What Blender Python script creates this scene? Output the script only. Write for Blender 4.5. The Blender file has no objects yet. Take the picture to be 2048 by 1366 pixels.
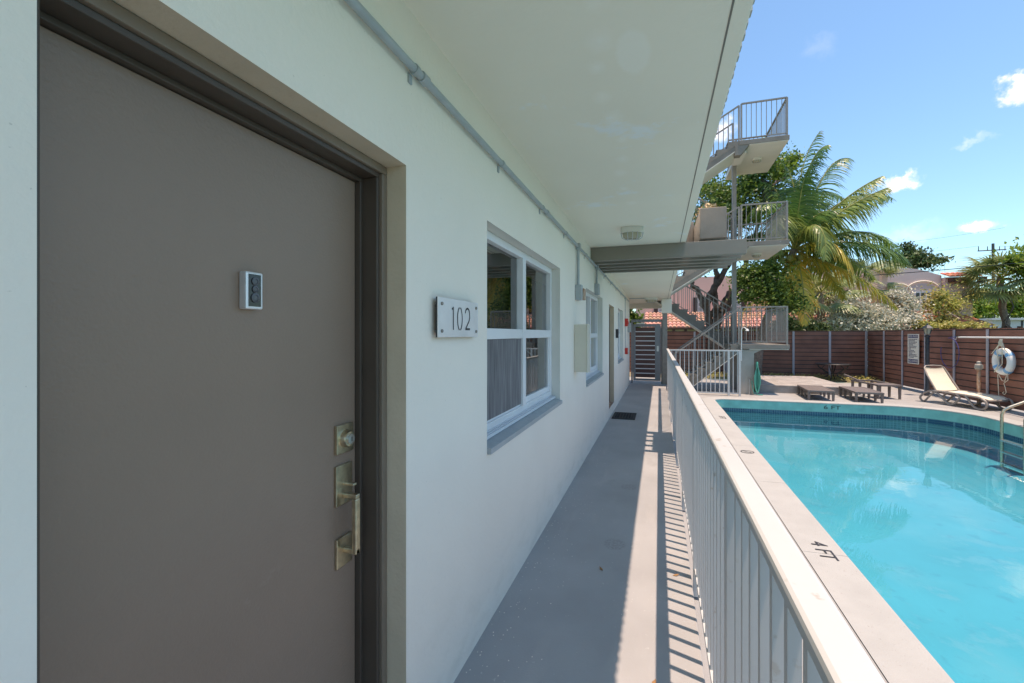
import bpy, bmesh, math, random
from mathutils import Vector, Matrix, Quaternion
import numpy as np
random.seed(7); RNG = np.random.default_rng(7)
R = math.radians
S = bpy.context.scene
COL = S.collection

# ------------------------------------------------------------------ camera
YAW = math.atan(294/900.0); CS, SN = math.cos(YAW), math.sin(YAW); HC = 1.5
cam = bpy.data.objects.new('camera', bpy.data.cameras.new('camera')); COL.objects.link(cam)
cam.location = (0, 0, HC); cam.rotation_euler = (math.pi/2, 0, YAW)
cam.data.sensor_width = 36; cam.data.lens = 36*900/2048
cam.data.shift_y = -15/2048
cam.data.clip_start = 0.02; cam.data.clip_end = 3000
S.camera = cam

def at(u, v, D):
    """A point of the place, D metres in front of the camera's plane, from its position in the photo."""
    xc = (u-1024)/900*D
    return Vector((xc*CS-D*SN, xc*SN+D*CS, HC+(668-v)/900*D))

# ------------------------------------------------------------------ light
SUN = Vector((.185, -.062, 1)).normalized()
sun = bpy.data.objects.new('sun', bpy.data.lights.new('sun', 'SUN')); COL.objects.link(sun)
sun.data.energy = 2.45; sun.data.angle = R(.55); sun.data.color = (1, .925, .84)
sun.rotation_euler = SUN.to_track_quat('Z', 'Y').to_euler()
W = bpy.data.worlds.new('World'); S.world = W; W.use_nodes = True
wn, wl = W.node_tree.nodes, W.node_tree.links
bg = wn['Background']; bg.inputs[1].default_value = .15
sky = wn.new('ShaderNodeTexSky'); sky.sky_type = 'NISHITA'; sky.sun_disc = False
sky.sun_elevation = math.asin(SUN.z); sky.sun_rotation = math.atan2(SUN.x, SUN.y)
sky.air_density = 1.0; sky.dust_density = .6; sky.ozone_density = 1.6
tc = wn.new('ShaderNodeTexCoord')
tint = wn.new('ShaderNodeMix'); tint.data_type = 'RGBA'; tint.blend_type = 'MULTIPLY'; tint.inputs[0].default_value = 1; wl.new(sky.outputs[0], tint.inputs[6]); tint.inputs[7].default_value = (.45, .72, .85, 1)
last = tint.outputs[2]
nz = wn.new('ShaderNodeTexNoise'); nz.inputs['Scale'].default_value = 30; nz.inputs['Detail'].default_value = 9; nz.inputs['Roughness'].default_value = .62
wl.new(tc.outputs['Generated'], nz.inputs['Vector'])
sub = wn.new('ShaderNodeVectorMath'); sub.operation = 'MULTIPLY_ADD'
wl.new(nz.outputs['Color'], sub.inputs[0]); sub.inputs[1].default_value = (.07,)*3; 
off = wn.new('ShaderNodeVectorMath'); off.operation = 'SUBTRACT'; wl.new(tc.outputs['Generated'], off.inputs[0]); off.inputs[1].default_value = (.035,)*3
wl.new(off.outputs[0], sub.inputs[2])
for (u, v, rad, stretch, dens) in ((1800, 362, .034, 1.5, .95), (1955, 452, .032, 1.6, .95), (2040, 170, .04, 1.2, .9),
                                   (1640, 95, .05, 1.0, .05), (1440, 262, .05, 1.0, .8), (1935, 288, .018, 2.5, .15),
                                   (1815, 470, .04, 2.6, .12), (2330, 420, .08, 2, .8), (700, 200, .08, 2, .8), (2600, 150, .1, 2, .7)):
    d = (at(u, v, 1)-Vector((0, 0, HC))).normalized()
    a = wn.new('ShaderNodeVectorMath'); a.operation = 'SUBTRACT'; wl.new(sub.outputs[0], a.inputs[0]); a.inputs[1].default_value = d
    b = wn.new('ShaderNodeVectorMath'); b.operation = 'MULTIPLY'; wl.new(a.outputs[0], b.inputs[0]); b.inputs[1].default_value = (1/stretch, 1/stretch, 1.25)
    l = wn.new('ShaderNodeVectorMath'); l.operation = 'LENGTH'; wl.new(b.outputs[0], l.inputs[0])
    m = wn.new('ShaderNodeMapRange'); m.interpolation_type = 'SMOOTHSTEP'; wl.new(l.outputs['Value'], m.inputs[0])
    rad *= .6; m.inputs[1].default_value = rad; m.inputs[2].default_value = -rad*.15; m.inputs[3].default_value = 0; m.inputs[4].default_value = dens
    mx = wn.new('ShaderNodeMix'); mx.data_type = 'RGBA'; wl.new(m.outputs[0], mx.inputs[0]); wl.new(last, mx.inputs[6]); mx.inputs[7].default_value = (6.2, 6.3, 6.5, 1)
    last = mx.outputs[2]
wl.new(last, bg.inputs[0])
S.view_settings.view_transform = 'Standard'; S.view_settings.look = 'None'
S.view_settings.gamma = 1; S.view_settings.use_curve_mapping = False
S.view_settings.exposure = 1.2
S.view_settings.use_white_balance = True; S.view_settings.white_balance_temperature = 8300; S.view_settings.white_balance_tint = 21
S.render.engine = 'CYCLES'
S.cycles.max_bounces = 14; S.cycles.diffuse_bounces = 7; S.cycles.glossy_bounces = 4; S.cycles.transparent_max_bounces = 16
S.cycles.use_denoising = True

# ------------------------------------------------------------------ materials
MATS = {}
def mat(name, col, rough=.7, var=.12, scale=6, bump=0, bscale=120, spec=.5, metal=0, col2=None, island=0, trans=0, coord='Object', detail=5, stain=None):
    m = bpy.data.materials.new(name); m.use_nodes = True; MATS[name] = m
    n, l = m.node_tree.nodes, m.node_tree.links
    p = n['Principled BSDF']; p.inputs['Roughness'].default_value = rough
    p.inputs['Specular IOR Level'].default_value = spec; p.inputs['Metallic'].default_value = metal
    t = n.new('ShaderNodeTexCoord'); vec = t.outputs[coord] if coord != 'World' else n.new('ShaderNodeNewGeometry').outputs['Position']
    no = n.new('ShaderNodeTexNoise'); no.inputs['Scale'].default_value = scale; no.inputs['Detail'].default_value = detail
    l.new(vec, no.inputs['Vector'])
    mx = n.new('ShaderNodeMix'); mx.data_type = 'RGBA'
    c2 = col2 or tuple(c*(1-var) for c in col); c1 = col if col2 else tuple(min(1, c*(1+var)) for c in col)
    mr = n.new('ShaderNodeMapRange'); mr.inputs[1].default_value = .3; mr.inputs[2].default_value = .7
    l.new(no.outputs[0], mr.inputs[0]); l.new(mr.outputs[0], mx.inputs[0])
    mx.inputs[6].default_value = (*c1, 1); mx.inputs[7].default_value = (*c2, 1)
    out = mx.outputs[2]
    if island:
        g = n.new('ShaderNodeNewGeometry'); hs = n.new('ShaderNodeHueSaturation')
        a = n.new('ShaderNodeMapRange'); l.new(g.outputs['Random Per Island'], a.inputs[0]); a.inputs[3].default_value = 1-island; a.inputs[4].default_value = 1+island
        l.new(a.outputs[0], hs.inputs['Value'])
        b = n.new('ShaderNodeMath'); b.operation = 'MULTIPLY_ADD'; l.new(g.outputs['Random Per Island'], b.inputs[0]); b.inputs[1].default_value = -.05; b.inputs[2].default_value = .525
        l.new(b.outputs[0], hs.inputs['Hue']); l.new(out, hs.inputs['Color']); out = hs.outputs[0]
    if stain:
        sc, sz, th = stain
        n2 = n.new('ShaderNodeTexNoise'); n2.inputs['Scale'].default_value = sz; n2.inputs['Detail'].default_value = 8; n2.inputs['Roughness'].default_value = .7
        l.new(vec, n2.inputs['Vector'])
        m2 = n.new('ShaderNodeMapRange'); m2.inputs[1].default_value = th; m2.inputs[2].default_value = th+.07; l.new(n2.outputs[0], m2.inputs[0])
        x2 = n.new('ShaderNodeMix'); x2.data_type = 'RGBA'; l.new(m2.outputs[0], x2.inputs[0]); l.new(out, x2.inputs[6]); x2.inputs[7].default_value = (*sc, 1); out = x2.outputs[2]
    l.new(out, p.inputs['Base Color'])
    if bump:
        nb = n.new('ShaderNodeTexNoise'); nb.inputs['Scale'].default_value = bscale; nb.inputs['Detail'].default_value = 4; l.new(vec, nb.inputs['Vector'])
        bp = n.new('ShaderNodeBump'); bp.inputs['Strength'].default_value = bump; bp.inputs['Distance'].default_value = .004
        l.new(nb.outputs[0], bp.inputs['Height']); l.new(bp.outputs[0], p.inputs['Normal'])
    if trans:
        tr = n.new('ShaderNodeBsdfTranslucent'); l.new(out, tr.inputs[0]); ms = n.new('ShaderNodeMixShader'); ms.inputs[0].default_value = trans
        l.new(p.outputs[0], ms.inputs[1]); l.new(tr.outputs[0], ms.inputs[2]); l.new(ms.outputs[0], n['Material Output'].inputs[0])
    return m

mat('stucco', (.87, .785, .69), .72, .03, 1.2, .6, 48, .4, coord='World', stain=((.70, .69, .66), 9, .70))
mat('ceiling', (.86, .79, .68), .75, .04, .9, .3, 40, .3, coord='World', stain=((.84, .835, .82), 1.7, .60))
mat('reveal', (.66, .55, .42), .6, .06, 6, .5, 60, coord='World')
mat('walkway', (.345, .34, .345), .5, .10, 1.6, .25, 90, .4, coord='World', stain=((.47, .465, .465), 14, .66))
mat('door_paint', (.285, .19, .14), .40, .06, 1.5, .35, 130, .5, coord='World', stain=((.33, .23, .18), 3.2, .64))
mat('frame_paint', (.22, .165, .125), .42, .05, 5, .1, 90, coord='World')
mat('door_edge', (.085, .063, .05), .4, .08, 8, 0, coord='World')
mat('brass', (.66, .57, .42), .3, .2, 40, .1, 200, metal=1)
mat('steel', (.62, .63, .64), .3, .12, 30, .1, 200, metal=1)
mat('plate_steel', (.84, .82, .82), .42, .06, 9, .1, 60, metal=.55)
mat('ink', (.03, .03, .035), .5, .1, 20)
mat('device_silver', (.74, .74, .76), .35, .03, 10, metal=.5)
mat('gloss_black', (.015, .015, .018), .15, .1, 10)
mat('gate_steel', (.21, .225, .24), .45, .06, 5, coord='World')
mat('lens_grey', (.075, .075, .085), .25, .2, 60)
mat('conduit', (.36, .40, .42), .4, .08, 12, .1, 60, coord='World')
mat('white_metal', (.50, .51, .51), .42, .03, 3, .06, 60, coord='World', stain=((.55, .50, .44), 30, .74))
mat('cream_metal', (.64, .60, .50), .45, .05, 6, .05, 30)
mat('aluminium', (.74, .75, .76), .4, .04, 5)
mat('stair_paint', (.205, .182, .155), .65, .14, 4, .4, 60, coord='World', stain=((.34, .33, .31), 7, .63))
mat('stair_metal', (.26, .235, .21), .5, .12, 8, .1, 60, coord='World')
mat('pier_paint', (.37, .345, .305), .7, .12, 3, .4, 60, coord='World', stain=((.25, .23, .2), 6, .66))
mat('soffit', (.70, .68, .62), .7, .06, 2, .2, 50, coord='World')
mat('beam_paint', (.24, .215, .18), .55, .06, 3, .15, 50, coord='World')
mat('deck', (.32, .315, .31), .85, .10, 3, .9, 180, .2, coord='World', stain=((.44, .40, .37), 5, .62))
mat('coping', (.375, .375, .365), .8, .05, 5, .8, 130, .2, coord='World', stain=((.24, .21, .19), 48, .63))
mat('turquoise', (.16, .46, .42), .6, .16, 5, .4, 60, coord='World', stain=((.06, .11, .11), 7, .66))
mat('pool_paint', (.03, .315, .41), .6, .07, 1.1, .15, 20, .3, coord='World', stain=((.07, .32, .41), 2.2, .56))
mat('gate_board', (.11, .05, .043), .6, .2, 3, coord='World')
mat('fence_board', (.29, .125, .09), .62, .2, 2.5, .3, 60, .3, coord='World')
mat('fence_post', (.43, .42, .46), .5, .08, 5, coord='World')
mat('lounger_brown', (.155, .128, .12), .55, .15, 30, .4, 70)
mat('lounger_frame', (.30, .265, .24), .45, .08, 8)
mat('lounger_sling', (.74, .68, .55), .75, .04, 30, .5, 260)
mat('black_iron', (.025, .023, .024), .45, .2, 20)
mat('lamp_metal', (.028, .034, .042), .4, .1, 10)
mat('planks', (.33, .30, .275), .8, .25, 4, .5, 60, island=.16, coord='World')
mat('hose', (.05, .36, .28), .4, .1, 5)
mat('red', (.62, .035, .025), .4, .05, 5)
mat('rope', (.68, .62, .50), .8, .1, 40, .5, 200)
mat('ring_white', (.80, .80, .78), .5, .04, 5)
mat('ring_blue', (.16, .42, .68), .5, .04, 5)
mat('rust', (.34, .12, .05), .8, .3, 12, .5, 60, col2=(.55, .42, .33))
mat('sign_white', (.80, .77, .68), .5, .05, 3)
mat('sign_navy', (.04, .05, .16), .5, .05, 3)
mat('dark_print', (.16, .16, .20), .6, .05, 3)
mat('soil', (.30, .235, .18), .95, .3, 7, .9, 30, .1, coord='World', col2=(.16, .15, .07))
mat('grass', (.07, .10, .03), .95, .3, .8, .5, 10, .1, coord='World')
mat('pink_wall', (.82, .50, .43), .85, .05, .6, .2, 20, coord='World')
mat('mauve_wall', (.68, .53, .50), .85, .07, .5, .3, 10, coord='World')
mat('tan_wall', (.80, .58, .48), .85, .06, .7, .2, 12, coord='World')
mat('cream_wall', (.85, .76, .62), .8, .05, .7, coord='World')
mat('white_wall', (.62, .64, .66), .8, .05, .7, coord='World')
mat('clay_tile', (.56, .22, .12), .8, .3, 3, .3, 20, coord='World', island=.2)
mat('clay_tile_pale', (.50, .27, .20), .8, .25, 3, .3, 20, coord='World', island=.2)
mat('shutter', (.055, .03, .028), .6, .1, 6)
mat('dark_wood', (.10, .045, .03), .7, .2, 8)
mat('bark', (.12, .095, .08), .9, .35, 9, .9, 30, .1, coord='World')
mat('palm_bark', (.24, .185, .15), .9, .3, 14, .9, 30, .1, coord='World')
mat('palm_bark_thin', (.27, .19, .14), .9, .3, 14, .9, 30, .1, coord='World')
mat('leaf', (.13, .215, .04), .5, .35, .9, col2=(.075, .15, .025), island=.45, trans=.35, coord='World')
mat('leaf_bright', (.25, .36, .05), .5, .3, 1, col2=(.16, .27, .035), island=.4, trans=.4, coord='World')
mat('leaf_lime', (.46, .48, .12), .5, .3, 1, col2=(.46, .38, .15), island=.4, trans=.4, coord='World')
mat('leaf_dark', (.08, .13, .045), .5, .3, .8, island=.45, trans=.25, coord='World')
mat('leaf_silver', (.66, .64, .52), .6, .2, 1.5, col2=(.52, .50, .40), island=.4, trans=.25, coord='World')
mat('twig', (.25, .20, .16), .9, .3, 9, coord='World')
mat('frond_green', (.10, .20, .045), .36, .3, 1.5, island=.35, trans=.3, coord='World')
mat('frond_olive', (.21, .28, .07), .38, .3, 1.5, island=.35, trans=.35, coord='World')
mat('frond_yellow', (.66, .56, .08), .42, .25, 1.2, col2=(.60, .36, .05), island=.3, trans=.4, coord='World')
mat('frond_mixed', (.30, .36, .07), .36, .25, 1.3, col2=(.78, .55, .09), island=.3, trans=.4, coord='World')
mat('fan_green', (.22, .30, .11), .40, .3, 2, col2=(.42, .44, .20), island=.35, trans=.3, coord='World')
mat('rachis', (.30, .28, .07), .5, .2, 4, coord='World')
mat('dry_plant', (.50, .38, .22), .8, .3, 8, island=.3)
mat('coconut', (.24, .22, .05), .5, .2, 4)
mat('rubber', (.025, .025, .028), .8, .2, 20, .3, 60)
mat('dry_leaf', (.30, .15, .06), .7, .2, 30)
mat('curtain_or_dark', (.20, .19, .185), .9, .2, 3)
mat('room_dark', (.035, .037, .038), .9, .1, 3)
mat('blind', (.34, .37, .37), .8, .05, 4)
mat('cable', (.03, .03, .032), .7, .1, 3)
mat('pole_wood', (.13, .11, .10), .9, .1, 3)
mat('blue_cord', (.06, .06, .22), .5, .1, 3)
mat('lamp_glass', (.42, .39, .29), .2, .06, 10)

def glassy(name, tint, ior, rough=0, wave=0, fac_mul=1.0):
    m = bpy.data.materials.new(name); m.use_nodes = True; MATS[name] = m
    n, l = m.node_tree.nodes, m.node_tree.links
    n.remove(n['Principled BSDF'])
    fr = n.new('ShaderNodeFresnel'); fr.inputs[0].default_value = ior
    tr = n.new('ShaderNodeBsdfTransparent'); tr.inputs[0].default_value = (*tint, 1)
    gl = n.new('ShaderNodeBsdfGlossy'); gl.inputs['Roughness'].default_value = rough
    mx = n.new('ShaderNodeMixShader')
    if wave:
        g = n.new('ShaderNodeNewGeometry'); mp = n.new('ShaderNodeMapping'); mp.inputs['Scale'].default_value = (1.0, .8, 1)
        l.new(g.outputs['Position'], mp.inputs[0])
        no = n.new('ShaderNodeTexNoise'); no.inputs['Scale'].default_value = 2.6; no.inputs['Detail'].default_value = 4; no.inputs['Distortion'].default_value = .4
        l.new(mp.outputs[0], no.inputs['Vector'])
        bp = n.new('ShaderNodeBump'); bp.inputs['Strength'].default_value = wave; bp.inputs['Distance'].default_value = .02
        l.new(no.outputs[0], bp.inputs['Height']); l.new(bp.outputs[0], gl.inputs['Normal']); l.new(bp.outputs[0], fr.inputs['Normal'])
    if fac_mul != 1:
        mm = n.new('ShaderNodeMath'); mm.operation = 'MULTIPLY'; mm.use_clamp = True; mm.inputs[1].default_value = fac_mul
        l.new(fr.outputs[0], mm.inputs[0]); l.new(mm.outputs[0], mx.inputs[0])
    else: l.new(fr.outputs[0], mx.inputs[0])
    l.new(tr.outputs[0], mx.inputs[1]); l.new(gl.outputs[0], mx.inputs[2]); l.new(mx.outputs[0], n['Material Output'].inputs[0])
glassy('water', (.80, .97, .99), 1.30, 0, .075)
glassy('window_glass', (.72, .78, .77), 1.55, .01, 0, 1.9)

def overlay(name, fn):
    m = MATS[name]; n, l = m.node_tree.nodes, m.node_tree.links; p = n['Principled BSDF']; src = p.inputs['Base Color'].links[0].from_socket
    g = n.new('ShaderNodeNewGeometry'); l.new(fn(n, l, g.outputs['Position'], src), p.inputs['Base Color'])
def mixc(n, l, fac, a, col):
    x = n.new('ShaderNodeMix'); x.data_type = 'RGBA'; l.new(fac, x.inputs[0]); l.new(a, x.inputs[6]); x.inputs[7].default_value = (*col, 1); return x.outputs[2]
def ranged(n, l, s, a, b, c=0, d=1):
    x = n.new('ShaderNodeMapRange'); l.new(s, x.inputs[0]); x.inputs[1].default_value = a; x.inputs[2].default_value = b; x.inputs[3].default_value = c; x.inputs[4].default_value = d; return x.outputs[0]
def noise(n, l, vec, sc, det=5, scale=(1, 1, 1)):
    mp = n.new('ShaderNodeMapping'); mp.inputs['Scale'].default_value = scale; l.new(vec, mp.inputs[0])
    x = n.new('ShaderNodeTexNoise'); x.inputs['Scale'].default_value = sc; x.inputs['Detail'].default_value = det; l.new(mp.outputs[0], x.inputs['Vector']); return x.outputs[0]
def mul(n, l, a, b):
    x = n.new('ShaderNodeMath'); x.operation = 'MULTIPLY'; l.new(a, x.inputs[0]); l.new(b, x.inputs[1]); return x.outputs[0]
def spot(n, l, pos, c, r0, r1, k=.25, sc=(1, 1, 1)):
    # blotch round c with a ragged rim
    d = n.new('ShaderNodeVectorMath'); d.operation = 'SUBTRACT'; l.new(pos, d.inputs[0]); d.inputs[1].default_value = c
    e = n.new('ShaderNodeVectorMath'); e.operation = 'MULTIPLY'; l.new(d.outputs[0], e.inputs[0]); e.inputs[1].default_value = sc
    ln = n.new('ShaderNodeVectorMath'); ln.operation = 'LENGTH'; l.new(e.outputs[0], ln.inputs[0])
    a = n.new('ShaderNodeMath'); a.operation = 'MULTIPLY_ADD'; l.new(noise(n, l, pos, 22), a.inputs[0]); a.inputs[1].default_value = k*r1; l.new(ln.outputs['Value'], a.inputs[2])
    return ranged(n, l, a.outputs[0], r1*(1+k/2), r0*(1+k/2), 0, 1)
def ceil_marks(n, l, pos, c):
    for i, y in enumerate((1.35, 1.55, 1.78, 1.95, 2.2, 2.42, 2.7, 3.0, 3.25, 3.6, 4.0)):
        f = spot(n, l, pos, (-.235+.03*math.sin(i*1.3), y, 2.64), .01, .045+.01*(i % 3), .8, (1, .7, .3)); c = mixc(n, l, ranged(n, l, f, 0, 1, 0, .6), c, (.93, .89, .83))
    f = spot(n, l, pos, (-.10, 1.9, 2.64), .06, .075, .2, (1, .45, .3)); c = mixc(n, l, ranged(n, l, f, 0, 1, 0, .45), c, (.93, .89, .83))
    return c
overlay('ceiling', ceil_marks)
def walk_marks(n, l, pos, c):
    for (x, y) in ((-.28, 4.55), (-.30, 3.28)):
        a = spot(n, l, pos, (x, y, 0), .07, .085, .3, (1, .9, 1)); b = noise(n, l, pos, 60)
        c = mixc(n, l, mul(n, l, ranged(n, l, a, 0, 1, 0, .7), ranged(n, l, b, .4, .65)), c, (.23, .215, .21))
    s = noise(n, l, pos, 5, 8, (1.6, .35, 1)); c = mixc(n, l, ranged(n, l, s, .56, .74, 0, .45), c, (.43, .41, .40))
    s = noise(n, l, pos, 45, 6); t = noise(n, l, pos, 1.4, 3); c = mixc(n, l, mul(n, l, ranged(n, l, s, .66, .72), ranged(n, l, t, .45, .6, 0, .6)), c, (.60, .58, .56))
    s = noise(n, l, pos, 3.1, 9, (1, .5, 1)); c = mixc(n, l, ranged(n, l, s, .36, .26, 0, .35), c, (.25, .235, .225))
    return c
overlay('walkway', walk_marks)
def wall_marks(n, l, pos, c):
    # faint scuffs low on the wall and patched paint
    sp = n.new('ShaderNodeSeparateXYZ'); l.new(pos, sp.inputs[0])
    low = ranged(n, l, sp.outputs[2], .45, .0, 0, 1); s = noise(n, l, pos, 7, 8, (1, .6, 1.6))
    c = mixc(n, l, mul(n, l, low, ranged(n, l, s, .5, .72, 0, .4)), c, (.62, .55, .46))
    s = noise(n, l, pos, 90, 3); c = mixc(n, l, ranged(n, l, s, .735, .76, 0, .5), c, (.5, .45, .38))
    return c
overlay('stucco', wall_marks)
def rail_marks(n, l, pos, c):
    s = noise(n, l, pos, 35, 6); t = noise(n, l, pos, 2.3, 3)
    return mixc(n, l, mul(n, l, ranged(n, l, s, .62, .70), ranged(n, l, t, .5, .6, 0, .55)), c, (.30, .22, .15))
overlay('white_metal', rail_marks)
def fence_marks(n, l, pos, c):
    s = noise(n, l, pos, 1.3, 4, (1, 1, 2.5)); c = mixc(n, l, ranged(n, l, s, .45, .7, 0, .45), c, (.20, .095, .07))
    s = noise(n, l, pos, 14, 4, (.12, .12, 1.6)); return mixc(n, l, ranged(n, l, s, .5, .8, 0, .3), c, (.33, .18, .15))
overlay('fence_board', fence_marks)
def pool_marks(n, l, pos, c):
    s = noise(n, l, pos, .9, 5); c = mixc(n, l, ranged(n, l, s, .5, .68, 0, .55), c, (.10, .35, .43))
    s = noise(n, l, pos, 6, 8); c = mixc(n, l, ranged(n, l, s, .60, .70, 0, .35), c, (.035, .22, .31))
    s = noise(n, l, pos, 60, 2); return mixc(n, l, ranged(n, l, s, .76, .78, 0, .6), c, (.03, .10, .13))
overlay('pool_paint', pool_marks)

# small square tiles of the waterline
def tile_mat():
    m = mat('pool_tile', (.03, .12, .22), .25, .3, 30)
    n, l = m.node_tree.nodes, m.node_tree.links
    g = n.new('ShaderNodeNewGeometry'); sx = n.new('ShaderNodeSeparateXYZ'); l.new(g.outputs['Position'], sx.inputs[0])
    ad = n.new('ShaderNodeMath'); l.new(sx.outputs[0], ad.inputs[0]); l.new(sx.outputs[1], ad.inputs[1])
    cb = n.new('ShaderNodeCombineXYZ'); l.new(ad.outputs[0], cb.inputs[0]); l.new(sx.outputs[2], cb.inputs[1])
    br = n.new('ShaderNodeTexBrick'); br.offset = 0; br.inputs['Scale'].default_value = 1; br.inputs['Brick Width'].default_value = .05; br.inputs['Row Height'].default_value = .05
    br.inputs['Mortar Size'].default_value = .005; br.inputs['Color1'].default_value = (.008, .05, .12, 1); br.inputs['Color2'].default_value = (.02, .11, .19, 1); br.inputs['Mortar'].default_value = (.12, .24, .30, 1)
    l.new(cb.outputs[0], br.inputs['Vector']); l.new(br.outputs['Color'], n['Principled BSDF'].inputs['Base Color'])
tile_mat()
# brushed vertical streaks of the insect screen
def screen_mat():
    m = mat('screen_mesh', (.20, .19, .195), .8, .1, 30)
    n, l = m.node_tree.nodes, m.node_tree.links
    g = n.new('ShaderNodeNewGeometry'); mp = n.new('ShaderNodeMapping'); mp.inputs['Scale'].default_value = (1, 60, 3); l.new(g.outputs['Position'], mp.inputs[0])
    no = n.new('ShaderNodeTexNoise'); no.inputs['Scale'].default_value = 1.5; no.inputs['Detail'].default_value = 6; l.new(mp.outputs[0], no.inputs['Vector'])
    cr = n.new('ShaderNodeValToRGB'); cr.color_ramp.elements[0].color = (.09, .085, .09, 1); cr.color_ramp.elements[1].color = (.25, .24, .245, 1)
    cr.color_ramp.elements[0].position = .3; cr.color_ramp.elements[1].position = .7
    l.new(no.outputs[0], cr.inputs[0]); l.new(cr.outputs[0], n['Principled BSDF'].inputs['Base Color'])
screen_mat()

# ------------------------------------------------------------------ helpers
ORG = {}
def org_of(o): return ORG.get(o.name, Vector((0, 0, 0))) if o else Vector((0, 0, 0))
def tag(o, label=None, cat=None, group=None, kind=None):
    if label: o['label'] = label
    if cat: o['category'] = cat
    if group: o['group'] = group
    if kind: o['kind'] = kind
    return o
def thing(name, label, cat, loc=(0, 0, 0), rz=0, group=None, local=False):
    o = bpy.data.objects.new(name, None); COL.objects.link(o); o.location = loc; o.rotation_euler = (0, 0, rz); o.empty_display_size = .1
    ORG[o.name] = Vector((0, 0, 0)) if local else Vector(loc)
    return tag(o, label, cat, group)
class MB:
    def __init__(s): s.v = []; s.f = []
    def add(s, vs, fs):
        b = len(s.v); s.v += [tuple(v) for v in vs]; s.f += [tuple(b+i for i in f) for f in fs]; return s
    def box(s, x0, x1, y0, y1, z0, z1):
        return s.add([(x0, y0, z0), (x1, y0, z0), (x1, y1, z0), (x0, y1, z0), (x0, y0, z1), (x1, y0, z1), (x1, y1, z1), (x0, y1, z1)],
                     [(0, 3, 2, 1), (4, 5, 6, 7), (0, 1, 5, 4), (1, 2, 6, 5), (2, 3, 7, 6), (3, 0, 4, 7)])
    def prism(s, pts, axis, a, b):
        """pts: 2D outline; axis 'y': (x,z) extruded a..b in y; 'z': (x,y); 'x': (y,z)"""
        def p(q, t): return (q[0], t, q[1]) if axis == 'y' else ((q[0], q[1], t) if axis == 'z' else (t, q[0], q[1]))
        n = len(pts)
        return s.add([p(q, a) for q in pts]+[p(q, b) for q in pts],
                     [tuple(range(n-1, -1, -1)), tuple(range(n, 2*n))]+[(i, (i+1) % n, n+(i+1) % n, n+i) for i in range(n)])
    def tube(s, pts, r, n=8, cap=True):
        pts = [Vector(p) for p in pts]; rs = r if isinstance(r, (list, tuple)) else [r]*len(pts)
        vs = []; u = None
        for i, p in enumerate(pts):
            t = (pts[min(i+1, len(pts)-1)]-pts[max(i-1, 0)]).normalized()
            if u is None: u = t.orthogonal().normalized()
            u = (u-t*u.dot(t)).normalized() if (u-t*u.dot(t)).length > 1e-6 else t.orthogonal().normalized()
            w = t.cross(u)
            for k in range(n):
                a = 2*math.pi*k/n; vs.append(p+(u*math.cos(a)+w*math.sin(a))*rs[i])
        fs = []
        for i in range(len(pts)-1):
            for k in range(n): fs.append((i*n+k, i*n+(k+1) % n, (i+1)*n+(k+1) % n, (i+1)*n+k))
        if cap: fs += [tuple(range(n-1, -1, -1)), tuple((len(pts)-1)*n+k for k in range(n))]
        return s.add(vs, fs)
    def bar(s, a, b, w, h):
        """a rectangular bar from a to b: w across (horizontal), h in the other direction"""
        a, b = Vector(a), Vector(b); t = (b-a).normalized()
        u = t.cross(Vector((0, 0, 1))); u = Vector((1, 0, 0)) if u.length < 1e-4 else u.normalized(); w2 = t.cross(u).normalized()
        vs = [p+u*i*w/2+w2*j*h/2 for p in (a, b) for (i, j) in ((-1, -1), (1, -1), (1, 1), (-1, 1))]
        return s.add(vs, [(3, 2, 1, 0), (4, 5, 6, 7), (0, 1, 5, 4), (1, 2, 6, 5), (2, 3, 7, 6), (3, 0, 4, 7)])
    def lathe(s, prof, c, n=20, axis='z'):
        vs = []
        for (r, h) in prof:
            for k in range(n):
                a = 2*math.pi*k/n; x, y = r*math.cos(a), r*math.sin(a)
                vs.append((c[0]+x, c[1]+y, c[2]+h) if axis == 'z' else (c[0]+h, c[1]+x, c[2]+y))
        m = len(prof); fs = [(i*n+k, i*n+(k+1) % n, (i+1)*n+(k+1) % n, (i+1)*n+k) for i in range(m-1) for k in range(n)]
        fs += [tuple(range(n-1, -1, -1)), tuple((m-1)*n+k for k in range(n))]
        return s.add(vs, fs)
    def build(s, name, m, parent=None, loc=None, smooth=False, bevel=0, label=None, cat=None, group=None, kind=None, fix=True):
        me = bpy.data.meshes.new(name); o = bpy.data.objects.new(name, me); COL.objects.link(o)
        org = org_of(parent) if parent else Vector(loc or (0, 0, 0))
        me.from_pydata([tuple(Vector(v)-org) for v in s.v], [], s.f); me.materials.append(MATS[m])
        if fix:
            bm = bmesh.new(); bm.from_mesh(me); bmesh.ops.recalc_face_normals(bm, faces=bm.faces); bm.to_mesh(me); bm.free()
        if parent: o.parent = parent
        else: o.location = org
        ORG[o.name] = org
        if smooth:
            me.polygons.foreach_set('use_smooth', [True]*len(me.polygons)); me.set_sharp_from_angle(angle=R(40))
        if bevel:
            b = o.modifiers.new('bevel', 'BEVEL'); b.width = bevel; b.segments = 2; b.limit_method = 'ANGLE'
        return tag(o, label, cat, group, kind)
def copy_tree(o, parent=None):
    c = o.copy(); COL.objects.link(c); c.parent = parent; ORG[c.name] = org_of(o)
    for ch in o.children: copy_tree(ch, c)
    return c
def place(proto_mesh, name, parent, pos, rot=None, scale=None):
    """another piece that shares the mesh"""
    o = bpy.data.objects.new(name, proto_mesh); COL.objects.link(o); o.parent = parent
    o.location = Vector(pos)-org_of(parent)
    if rot: o.rotation_euler = rot
    if scale: o.scale = scale
    ORG[o.name] = org_of(parent); return o
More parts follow.
